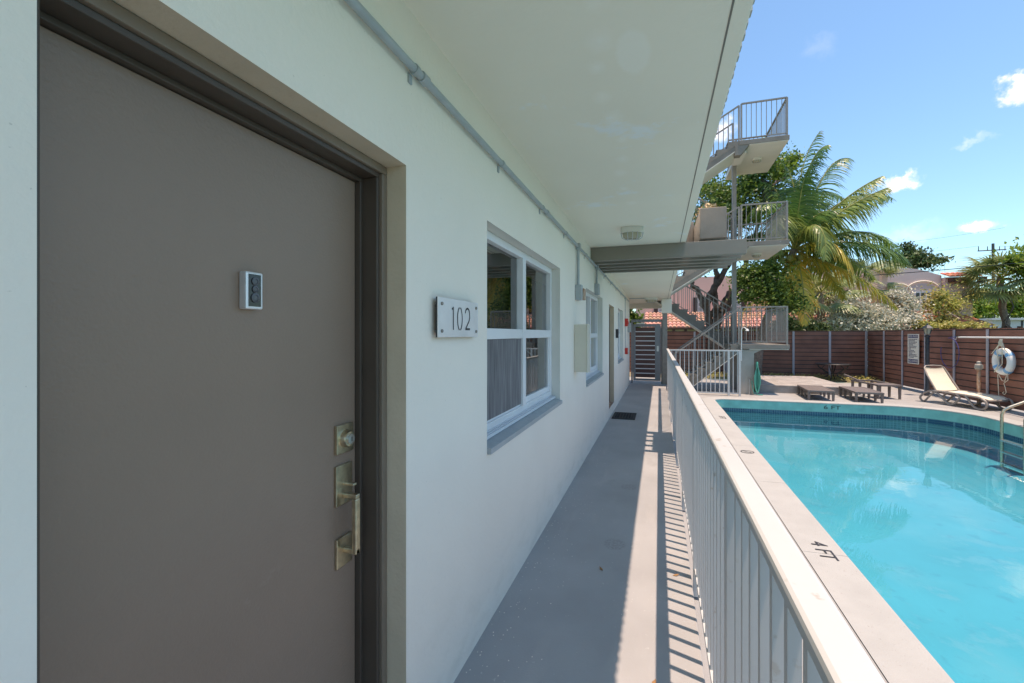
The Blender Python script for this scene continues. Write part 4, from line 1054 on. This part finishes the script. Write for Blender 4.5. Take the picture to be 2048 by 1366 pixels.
for (u, v, r_, dd) in ((1512, 545, 34, -2.0), (1535, 575, 32, -2.2), (1500, 590, 26, -2.1), (1560, 600, 30, -2.2), (1585, 608, 24, -2.3), (1490, 560, 24, -1.9), (1545, 540, 26, -1.8), (1570, 575, 20, -1.9)):
    low.append((at(u, v, D0+dd), (r_*D0/900, r_*D0/900, r_*D0/900*.75)))
for (c, r_) in blobs:
    s = min(tips, key=lambda q: (q-c).length); limb(tr, s, c, .05, .012, .5)
for (c, r_) in low: limb(tr, at(1500, 540, D0-.6), c, .03, .008, .5)
tr.build('trunk', 'bark', tree, smooth=True)
leaf_mesh('crown', blobs, 24000, .070, 'leaf', tree, gauss=True)
leaf_mesh('crown', blobs[4:8]+[blobs[11], blobs[13]], 7000, .070, 'leaf_bright', tree, gauss=True)
leaf_mesh('lower_foliage', low, 12000, .062, 'leaf', tree, gauss=True)

# coconut palm ---------------------------------------------------------
def frond(pts3, lmax, m, parent, wind=(.3, 0, 0), n=46, droop=.75, wid=.036, spread=.9, start=.1):
    P0, P1, P2, P3 = [Vector(p) for p in pts3]
    def bz(t): return P0*(1-t)**3+P1*3*t*(1-t)**2+P2*3*t*t*(1-t)+P3*t**3
    def dbz(t): return ((P1-P0)*(1-t)**2+(P2-P1)*2*t*(1-t)+(P3-P2)*t*t)
    rc = [bz(i/14) for i in range(15)]
    wv = Vector(wind); mb = MB()
    rr = [.032*(1-i/14)+.006 for i in range(15)]
    r_ = MB().tube(rc, rr, 5)
    tt = dbz(.3).normalized(); sv = tt.cross(Vector((0, 0, 1)))
    sv = sv.normalized() if sv.length > .15 else Vector((1, 0, 0))
    for i in range(n):
        t = start+(1-start)*(i+.3*random.random())/n; p = bz(t); T_ = dbz(t).normalized()
        s = T_.cross(Vector((0, 0, 1)))
        s = s.normalized() if s.length > .2 else sv
        if s.dot(sv) < 0: s = -s
        ll = lmax*(math.sin(math.pi*min(1, (t*.86+.12)))**.7)*random.uniform(.8, 1.1)
        for sd in (-1, 1):
            if random.random() < .05: continue
            d = (s*sd*spread+T_*.55+Vector((0, 0, .12))+wv*.4+Vector([random.gauss(0, .1) for _ in range(3)])).normalized()
            wdir = T_.cross(d); wdir = T_ if wdir.length < .1 else T_
            q = p.copy(); prev = None; W0 = wid*random.uniform(.8, 1.2); seg = 4; vs = []
            for k in range(seg+1):
                ww = W0*(1-(k/seg)**1.6)*.5+.001; side = (T_-d*T_.dot(d)); side = side.normalized() if side.length > .05 else s
                vs += [q+side*ww, q-side*ww]
                d = (d+Vector((0, 0, -droop*.42))+wv*.16).normalized(); q = q+d*ll/seg
            mb.add(vs, [(2*k, 2*k+1, 2*k+3, 2*k+2) for k in range(seg)])
    f = mb.build('frond', m, parent, fix=False); r_.build('frond_stalk', 'rachis', f, smooth=True); return f
def px_frond(c, path, D0, dd, **k):
    """fronds are set out from where their midribs run; dd is how far each point lies in front of or behind the crown"""
    pts = [c]+[at(u, v, D0+d) for (u, v), d in zip(path, dd)]
    return frond(pts, **k)
DP = 16.4; B = at(1512, 757, DP); B.z = DZ
palm = thing('coconut_palm', 'leaning coconut palm with wind blown green and yellow fronds', 'palm tree', B)
Cc = at(1588, 500, DP)
trk = MB(); pth = [B, at(1514, 730, DP), at(1518, 700, DP), at(1527, 655, DP), at(1548, 600, DP), at(1567, 560, DP), at(1578, 530, DP), Cc]
fine = [];
for i in range(len(pth)-1):
    for k in range(8): fine.append(pth[i].lerp(pth[i+1], k/8))
fine.append(pth[-1]); N_ = len(fine)
trk.tube(fine, [(.19-.06*min(1, i/20))*(1+(.05 if i % 2 else -.03)) for i in range(N_)], 12)
trk.build('trunk', 'palm_bark', palm, smooth=True)
for (du, dv, d) in ((-30, 8, -.2), (-22, 22, -.3), (-38, 14, .1), (12, 16, -.35), (4, 28, -.3), (-8, 18, -.4)):
    c = at(1588+du, 500+dv, DP+d); MB().lathe([(.02, -.13), (.09, -.08), (.12, 0), (.09, .09), (.02, .13)], c, 10).build('coconut', 'coconut', palm, smooth=True)
G, O, Yw, Mx = 'frond_green', 'frond_olive', 'frond_yellow', 'frond_mixed'
F = [ # path of midrib in photo pixels (3 control points), depth offsets, length, material
 (((1597, 400), (1615, 300), (1655, 290)), (-.2, -.3, -.5), .95, G),
 (((1590, 430), (1590, 330), (1640, 262)), (.1, .2, .3), .85, G),
 (((1620, 420), (1650, 300), (1700, 318)), (0, .2, .4), .85, G),
 (((1650, 430), (1700, 380), (1765, 352)), (-.2, -.4, -.6), .9, O),
 (((1650, 400), (1730, 370), (1785, 398)), (.3, .5, .8), .95, G),
 (((1650, 440), (1710, 400), (1775, 375)), (-.8, -1.2, -1.6), 1.15, O),
 (((1660, 470), (1740, 430), (1800, 510)), (-.2, -.3, -.4), 1.35, G),
 (((1680, 480), (1760, 470), (1815, 525)), (-.5, -.8, -1.0), 1.25, G),
 (((1640, 470), (1690, 470), (1710, 560)), (-.9, -1.3, -1.5), 1.0, Mx),
 (((1640, 520), (1730, 545), (1795, 618)), (-.5, -.8, -1.0), .9, Mx),
 (((1610, 430), (1660, 430), (1650, 520)), (-1.2, -1.6, -1.7), .9, O),
 (((1575, 400), (1540, 410), (1555, 510)), (-1.0, -1.4, -1.5), 1.0, O),
 (((1570, 430), (1530, 370), (1490, 440)), (.2, .4, .7), 1.0, G),
 (((1575, 400), (1545, 350), (1510, 370)), (.5, .9, 1.2), .9, G),
 (((1560, 470), (1510, 440), (1470, 500)), (.6, 1.0, 1.3), 1.0, G),
 (((1600, 400), (1625, 360), (1690, 400)), (.9, 1.5, 2.1), .95, G),
 (((1620, 450), (1680, 440), (1710, 470)), (1.2, 2.0, 2.6), 1.0, G),
 (((1600, 530), (1612, 580), (1608, 650)), (-.5, -.8, -.8), .7, Yw),
 (((1575, 540), (1560, 580), (1545, 625)), (-.4, -.8, -.9), .65, Yw),
 (((1620, 520), (1665, 545), (1690, 600)), (.4, .8, 1.0), .8, Mx),
 (((1595, 440), (1600, 360), (1620, 330)), (-.6, -.9, -1.0), .8, G),
]
F += [(((1600, 450), (1650, 400), (1680, 430)), (-.3, -.5, -.8), 1.0, G), (((1600, 440), (1630, 390), (1660, 410)), (.5, .9, 1.3), 1.0, G),
 (((1580, 440), (1560, 380), (1520, 420)), (-.4, -.8, -1.1), .95, G), (((1640, 500), (1700, 500), (1750, 560)), (.3, .6, .8), 1.15, O),
 (((1600, 420), (1590, 360), (1570, 330)), (.2, .4, .6), .9, G), (((1630, 490), (1670, 490), (1690, 540)), (.7, 1.2, 1.6), 1.1, G), (((1560, 500), (1530, 500), (1515, 560)), (.3, .6, .8), .9, O)]
for (path, dd, lm, m_) in F:
    px_frond(Cc, path, DP, dd, lmax=lm*1.12, m=m_, parent=palm, droop=.95, n=74, wid=.046, wind=(.25, 0, 0))

# small yellowing palm low behind the landing
def simple_palm(label, u, vb, vt, D_, ht_r, nf, fl, m, group=None, fan=True, trunkr=.12, seedang=0, zmin=-.35, bl=1.0, mt='palm_bark_thin', lean=0):
    B_ = at(u, vb, D_); B_.z = DZ; top = at(u+lean, vt, D_)
    p = thing('fan_palm' if fan else 'young_palm', label, 'palm tree', B_, 0, group)
    t_ = MB(); limb(t_, B_, top, trunkr*1.1, trunkr, .06, 12); t_.build('trunk', mt, p, smooth=True)
    for i in range(nf):
        az = 2.4*i+seedang; el = math.sin(i*1.7)*.55+.35+random.uniform(-.2, .2) if fan else random.uniform(.2, 1.2)
        el = max(zmin, el-.25)
        d = Vector((math.cos(az)*math.cos(el), math.sin(az)*math.cos(el), math.sin(el)))
        if fan:
            pe = top+d*fl*.62+Vector((0, 0, -.12*fl*(1 if el < .3 else 0)))
            mb = MB(); s = d.cross(Vector((0, 0, 1))).normalized(); upv = s.cross(d)
            nb = 22
            for k in range(nb):
                a = R(-105+210*k/(nb-1)); dd_ = (d*math.cos(a)+s*math.sin(a)+upv*.15*math.cos(a*2)).normalized(); q = pe.copy(); vs = []
                ll = bl*fl*.62*(.72+.28*math.cos(a))*random.uniform(.9, 1.08); side = upv.cross(dd_).normalized()
                for j, ww in enumerate((.012, .038, .024, .002)):
                    vs += [q+side*ww+upv*ww*.3, q-side*ww-upv*ww*.3]; dd_ = (dd_+Vector((0, 0, -.16-.12*j))).normalized(); q = q+dd_*ll/3
                mb.add(vs, [(2*j, 2*j+1, 2*j+3, 2*j+2) for j in range(3)])
            f = mb.build('frond', m, p, fix=False)
            MB().tube([top, top.lerp(pe, .5)+Vector((0, 0, .03)), pe], [.02, .014, .01], 5).build('frond_stalk', 'rachis', f)
        else:
            e = top+d*fl; mid1 = top+d*fl*.4+Vector((0, 0, .15*fl)); mid2 = top+d*fl*.8+Vector((0, 0, .1*fl)); e = e+Vector((0, 0, -.45*fl))
            frond([top, mid1, mid2, e], lmax=fl*.42, m=m, parent=p, n=30, droop=.7, wid=.03)
    return p
simple_palm('slim yellow green palm just right of the lower landing, behind the fence', 1562, 757, 600, 19.5, 0, 11, 1.7, 'frond_yellow', fan=False, trunkr=.13)
simple_palm('fan palm behind the fence below the coconut palm, left of two', 1641, 757, 585, 22.5, 0, 26, 1.75, 'fan_green', fan=True, trunkr=.17)
simple_palm('fan palm with dark crown behind the silver bush, right of two', 1662, 757, 590, 23.5, 0, 14, 1.4, 'fan_green', fan=True, trunkr=.17, seedang=1.0, lean=6)
simple_palm('bushy fan palm filling the gap right of the coconut palm', 1722, 757, 560, 24.5, 0, 30, 1.9, 'fan_green', fan=True, trunkr=.17, seedang=2)
simple_palm('tall fan palm with thick trunk at the right edge, before the white building', 2016, 757, 556, 23.0, 0, 50, 1.62, 'fan_green', fan=True, trunkr=.15, mt='palm_bark', lean=-14, zmin=-1.0, seedang=.5)

def bush(label, name, blobs, n, size, m, D_, stems=3, group=None, cat='bush', twig='twig'):
    c0 = at(blobs[0][0], 757, D_); c0.z = -.16
    b_ = thing(name, label, cat, c0, 0, group); bl = []
    for (u, v, r_, dd, sq) in blobs:
        bl.append((at(u, v, D_+dd), (r_*D_/900, r_*D_/900*.9, r_*D_/900*sq)))
    t_ = MB()
    for (c, r_) in bl:
        for _ in range(stems):
            limb(t_, c0+Vector((random.uniform(-.2, .2), random.uniform(-.2, .2), 0)), c+Vector((random.gauss(0, r_[0]*.4), random.gauss(0, r_[1]*.4), random.gauss(0, r_[2]*.3))), .035, .008, .5)
    t_.build('stems' if cat == 'bush' else 'trunk', twig, b_); leaf_mesh('foliage' if cat == 'bush' else 'crown', bl, n, size, m, b_, gauss=True); return b_
bush('wide silver leaved bush spilling over the back fence', 'silver_bush', [(1720, 625, 38, 0, .8), (1690, 615, 30, .3, .9), (1750, 630, 30, 0, .8), (1678, 640, 24, 0, .8), (1785, 640, 30, 0, .7), (1715, 655, 60, .2, .4)], 13000, .075, 'leaf_silver', 21.5)
bush('taller silver leaved bush left of the arched window', 'silver_bush', [(1808, 605, 24, 0, 1), (1800, 635, 28, .2, .9), (1822, 640, 24, 0, .9), (1790, 590, 14, 0, .8)], 6500, .075, 'leaf_silver', 22.5)
bush('thin yellow green shrub in front of the arched window', 'yellow_shrub', [(1885, 595, 32, 0, .75), (1870, 610, 28, 0, .9), (1905, 610, 28, 0, .9), (1885, 640, 34, 0, .6)], 3400, .075, 'leaf_lime', 23.0, 5)
bush('low bushes along the top of the side fence below the tile eave', 'low_hedge', [(1860, 655, 20, 0, .5), (1900, 652, 26, 0, .4), (1940, 650, 22, 0, .4), (1965, 655, 18, 0, .4), (1840, 650, 18, 0, .6)], 3600, .07, 'leaf_lime', 22.0)
bush('dark green bush behind the fence below the lower landing', 'dark_bush', [(1580, 650, 28, 0, .6), (1610, 652, 24, 0, .5), (1640, 655, 20, 0, .5), (1560, 655, 20, 0, .6)], 5000, .075, 'leaf_dark', 20.5)
bush('bright green tree at the right edge above the fan palm', 'bright_tree', [(2045, 530, 34, 0, .8), (2075, 510, 40, 0, .8), (2024, 520, 14, 0, .7), (2068, 560, 26, 0, .7), (2110, 540, 50, 0, .9)], 8000, .10, 'leaf_bright', 22.0, 1, cat='tree', twig='bark')
bush('dense green trees behind the white building', 'green_tree', [(1960, 615, 32, 0, .8), (1990, 605, 34, .5, .9), (2030, 610, 36, 0, .9), (1945, 635, 24, 0, .7), (2070, 610, 40, 0, 1)], 12000, .16, 'leaf_bright', 40.0, cat='tree', twig='bark')
bush('dark spreading tree rising behind the mauve house', 'dark_tree', [(1830, 510, 22, 0, .7), (1815, 495, 14, 0, .9), (1855, 520, 22, 0, .6), (1885, 520, 14, 0, .5), (1810, 520, 24, 0, .7), (1785, 530, 24, 0, .5), (1840, 525, 30, 0, .5)], 5200, .17, 'leaf_dark', 46.0, cat='tree', twig='bark')
bush('green tree seen beyond the end of the walkway wall', 'far_tree', [(1266, 640, 14, 0, 1.6), (1250, 630, 20, 0, 1.4)], 1800, .12, 'leaf', 20.0, cat='tree', twig='bark')
bush('leafy green shrub with yellow tips hiding the left house', 'mid_shrub', [(1600, 560, 28, 0, .7), (1640, 540, 24, 0, .7), (1690, 560, 26, 0, .8), (1655, 520, 20, 0, .8)], 4200, .09, 'leaf', 26.0)

# ================================================================== HOUSES BEHIND
def tile_roof(name, p0, p1, depth, rise, m, parent, pitch=.22):
    """rows of half-round clay tiles sloping down towards the viewer; p0-p1 is the eave line"""
    p0, p1 = Vector(p0), Vector(p1); t = (p1-p0); Ln = t.length; t.normalize(); bk = Vector((0, 0, 1)).cross(t).normalized(); n = int(Ln/pitch); mb = MB(); rows = max(2, int(depth/.35))
    for i in range(n):
        for r in range(rows):
            a = p0+t*pitch*(i+.5)+bk*depth*r/rows+Vector((0, 0, rise*r/rows+.01)); b = p0+t*pitch*(i+.5)+bk*depth*(r+1.1)/rows+Vector((0, 0, rise*(r+1.1)/rows-.03))
            vs = []
            for q, rad in ((a, pitch*.5), (b, pitch*.42)):
                for k in range(5):
                    an = math.pi*k/4; vs.append(q+t*math.cos(an)*rad+Vector((0, 0, math.sin(an)*rad*.8)))
            mb.add(vs, [(k, k+1, 5+k+1, 5+k) for k in range(4)]+[(0, 1, 2, 3, 4)])
    mb.add([p0-Vector((0, 0, .02)), p1-Vector((0, 0, .02)), p1+bk*depth+Vector((0, 0, rise-.02)), p0+bk*depth+Vector((0, 0, rise-.02))], [(0, 1, 2, 3)])
    return mb.build(name, m, parent, kind='stuff')
HY = 29.0
ph = thing('pink_house', 'two storey pink house with dark shutters and tiled veranda behind the stair', 'house', (4, HY, 0))
def hx(u, Y=HY):   # x of a photo column on the plane y=Y
    return (u-1318)*(Y*CS)/(900/CS+(u-1318)*SN) 
MB().box(hx(1272), hx(1775), HY, HY+8, -.2, 4.9).build('wall', 'pink_wall', ph)
zt = lambda v, u, Y=HY: HC+(668-v)/900*(-hx(u, Y)*SN+Y*CS)
def hwin(parent, ua, ub, va, vb, Y=HY, shut=True, um=None):
    xa, xb = hx(ua, Y), hx(ub, Y); z0, z1 = zt(vb, ua, Y), zt(va, ua, Y)
    w_ = MB().box(xa, xb, Y-.06, Y-.002, z0, z1).build('window', 'white_wall', parent)
    MB().box(xa+.07, xb-.07, Y-.075, Y-.062, z0+.07, z1-.07).build('pane', 'gloss_black' if not shut else 'blind', w_)
    g_ = MB()
    for i in range(1, 4): zz = z0+(z1-z0)*i/4; g_.box(xa+.07, xb-.07, Y-.09, Y-.076, zz-.02, zz+.02)
    g_.box((xa+xb)/2-.02, (xa+xb)/2+.02, Y-.0915, Y-.0905, z0+.07, z1-.07); g_.build('glazing_bars', 'white_wall', w_)
    if shut:
        sw = (xb-xa)*.45
        for (a, b) in ((xa-sw, xa-.01), (xb+.01, xb+sw)): MB().box(a, b, Y-.08, Y-.003, z0-.03, z1+.03).build('shutter', 'shutter', w_)
hwin(ph, 1316, 1334, 606, 630); hwin(ph, 1462, 1482, 594, 632); hwin(ph, 1394, 1412, 596, 632); hwin(ph, 1663, 1680, 590, 632); hwin(ph, 1554, 1572, 594, 632)
zE = zt(655, 1450, HY-2.4)
tile_roof('veranda_roof', (hx(1290), HY-2.4, zE), (hx(1775), HY-2.4, zE), 2.35, .95, 'clay_tile_pale', ph)
MB().box(hx(1290), hx(1775), HY-2.2, HY-2.0, -.2, zE-.03).build('veranda_wall', 'cream_wall', ph)
for i in range(26):
    xx = hx(1300)+i*.62; MB().box(xx, xx+.14, HY-2.45, HY-2.21, zE-.42, zE-.06).build('rafter_end', 'dark_wood', ph)
MB().box(hx(1290), hx(1775), HY-2.46, HY-2.42, zE-.10, zE-.03).build('fascia', 'dark_wood', ph)

HY2 = 31.0
mh = thing('mauve_house', 'mauve rendered house with curved parapet and orange tile coping', 'house', (13, HY2, 0))
prof = [(1745, 536), (1762, 534), (1800, 534.5), (1834, 538), (1855, 543), (1883, 551)]
# parapet outline in the wall's own plane
pts = [(hx(u, HY2), zt(v, u, HY2)) for u, v in prof]
pts = [(hx(1700, HY2), -.2), (hx(1700, HY2), pts[0][1])]+pts+[(hx(1884, HY2), -.2)]
MB().prism(pts, 'y', HY2, HY2+7).build('wall', 'mauve_wall', mh)
MB().prism([(hx(1884, HY2), -.2), (hx(1884, HY2), zt(556, 1884, HY2)), (hx(1938, HY2), zt(556, 1884, HY2)), (hx(1938, HY2), -.2)], 'y', HY2-.3, HY2+6).build('wall', 'tan_wall', mh)
zr = zt(556, 1884, HY2)
tile_roof('tile_coping', (hx(1881, HY2), HY2-.85, zr-.02), (hx(1944, HY2), HY2-.85, zr-.02), .9, .28, 'clay_tile', mh)
for i in range(3): xx = hx(1889, HY2)+i*.62; MB().box(xx, xx+.2, HY2-.75, HY2-.302, zr-.28, zr-.06).build('corbel', 'dark_wood', mh)
xa, xb = hx(1826, HY2), hx(1862, HY2); za, zb_ = zt(621, 1845, HY2), zt(583, 1845, HY2)
w_ = MB().box(xa, xb, HY2-.1, HY2-.002, za, zb_).build('window', 'white_wall', mh)
MB().box(xa+.1, xb-.1, HY2-.12, HY2-.102, za+.1, zb_-.08).build('pane', 'gloss_black', w_)
g_ = MB(); 
for k in (1, 2): q = xa+(xb-xa)*k/3; g_.box(q-.03, q+.03, HY2-.135, HY2-.121, za+.1, zb_-.08)
g_.box(xa+.1, xb-.1, HY2-.1365, HY2-.1355, (za+zb_)/2-.03, (za+zb_)/2+.03); g_.build('glazing_bars', 'white_wall', w_)
for (uc, vc, ru) in ((1845, 583, 21), (1795, 583, 16)):
    cxx, czz = hx(uc, HY2), zt(vc, uc, HY2); rad = ru*33/900
    MB().tube([(cxx+rad*math.cos(R(a)), HY2-.04, czz+rad*.75*math.sin(R(a))) for a in range(0, 181, 12)], .035, 6).build('window_arch', 'cream_wall', mh)
MB().box(xa-.25, hx(1884, HY2)-.05, HY2-.28, HY2-.003, -.2, za-.1).build('lower_wall', 'tan_wall', mh)
zE2 = zt(651, 1900, HY2-2.5)
tile_roof('porch_roof', (hx(1835, HY2-2.5), HY2-2.5, zE2), (hx(1990, HY2-2.5), HY2-2.5, zE2), 2.1, .55, 'clay_tile', mh)
MB().box(hx(1838, HY2-2.5), hx(1985, HY2-2.5), HY2-2.3, HY2-.4, -.2, zE2-.04).build('porch_wall', 'dark_wood', mh)
for i in range(12): xx = hx(1845, HY2-2.5)+i*.48; MB().box(xx, xx+.12, HY2-2.5, HY2-2.31, zE2-.22, zE2-.05).build('rafter_end', 'dark_wood', mh)
HY3 = 36
wb = thing('white_building', 'low white building at the right edge behind the fan palm trunk', 'building', (24, HY3, 0))
MB().box(hx(1985, HY3), hx(2150, HY3), HY3, HY3+8, -.2, zt(640, 2020, HY3)).build('wall', 'white_wall', wb)
MB().box(hx(1980, HY3), hx(2160, HY3), HY3-.2, HY3+8.2, zt(640, 2020, HY3)+.001, zt(636, 2020, HY3)).build('roof', 'white_wall', wb)
MB().box(hx(2042, HY3), hx(2046, HY3), HY3-.02, HY3-.002, zt(652, 2040, HY3), zt(641, 2040, HY3)).build('vent', 'ink', wb)

# utility pole and wires ---------------------------------------------------
up = thing('utility_pole', 'wooden utility pole with crossarm rising behind the fan palm', 'utility pole', at(1988, 757, 48))
B_ = at(1988, 757, 48); B_.z = -.2; tp_ = at(1986, 487, 48)
MB().tube([B_, tp_], [.17, .12], 8).build('pole', 'pole_wood', up)
MB().bar(at(1956, 502, 48), at(2012, 499, 48), .1, .1).build('crossarm', 'pole_wood', up)
for u in (1957, 1975, 1999, 2010):
    a = at(u, 501, 48); MB().tube([a, a+Vector((0, 0, .45))], [.04, .03], 6).build('insulator', 'ink', up)
def wire(a, b, sag, r_, label):
    pts = [a.lerp(b, i/16)+Vector((0, 0, -sag*4*(i/16)*(1-i/16))) for i in range(17)]
    MB().tube(pts, r_, 4).build('overhead_wire', 'cable', loc=tuple(a), label=label, cat='wire')
wire(at(1640, 557, 21), at(2300, 496, 17), .12, .02, 'thick black overhead wire crossing in front of the mauve house')
wire(at(1957, 492, 48), at(1500, 505, 60), .8, .012, 'thin overhead wire running left from the utility pole crossarm, lower of two')
wire(at(1999, 492, 48), at(2300, 470, 40), .4, .012, 'thin overhead wire running right from the utility pole')
wire(at(2010, 455, 52), at(1600, 496, 62), .6, .012, 'thin overhead wire high in the sky above the mauve house, upper of two')
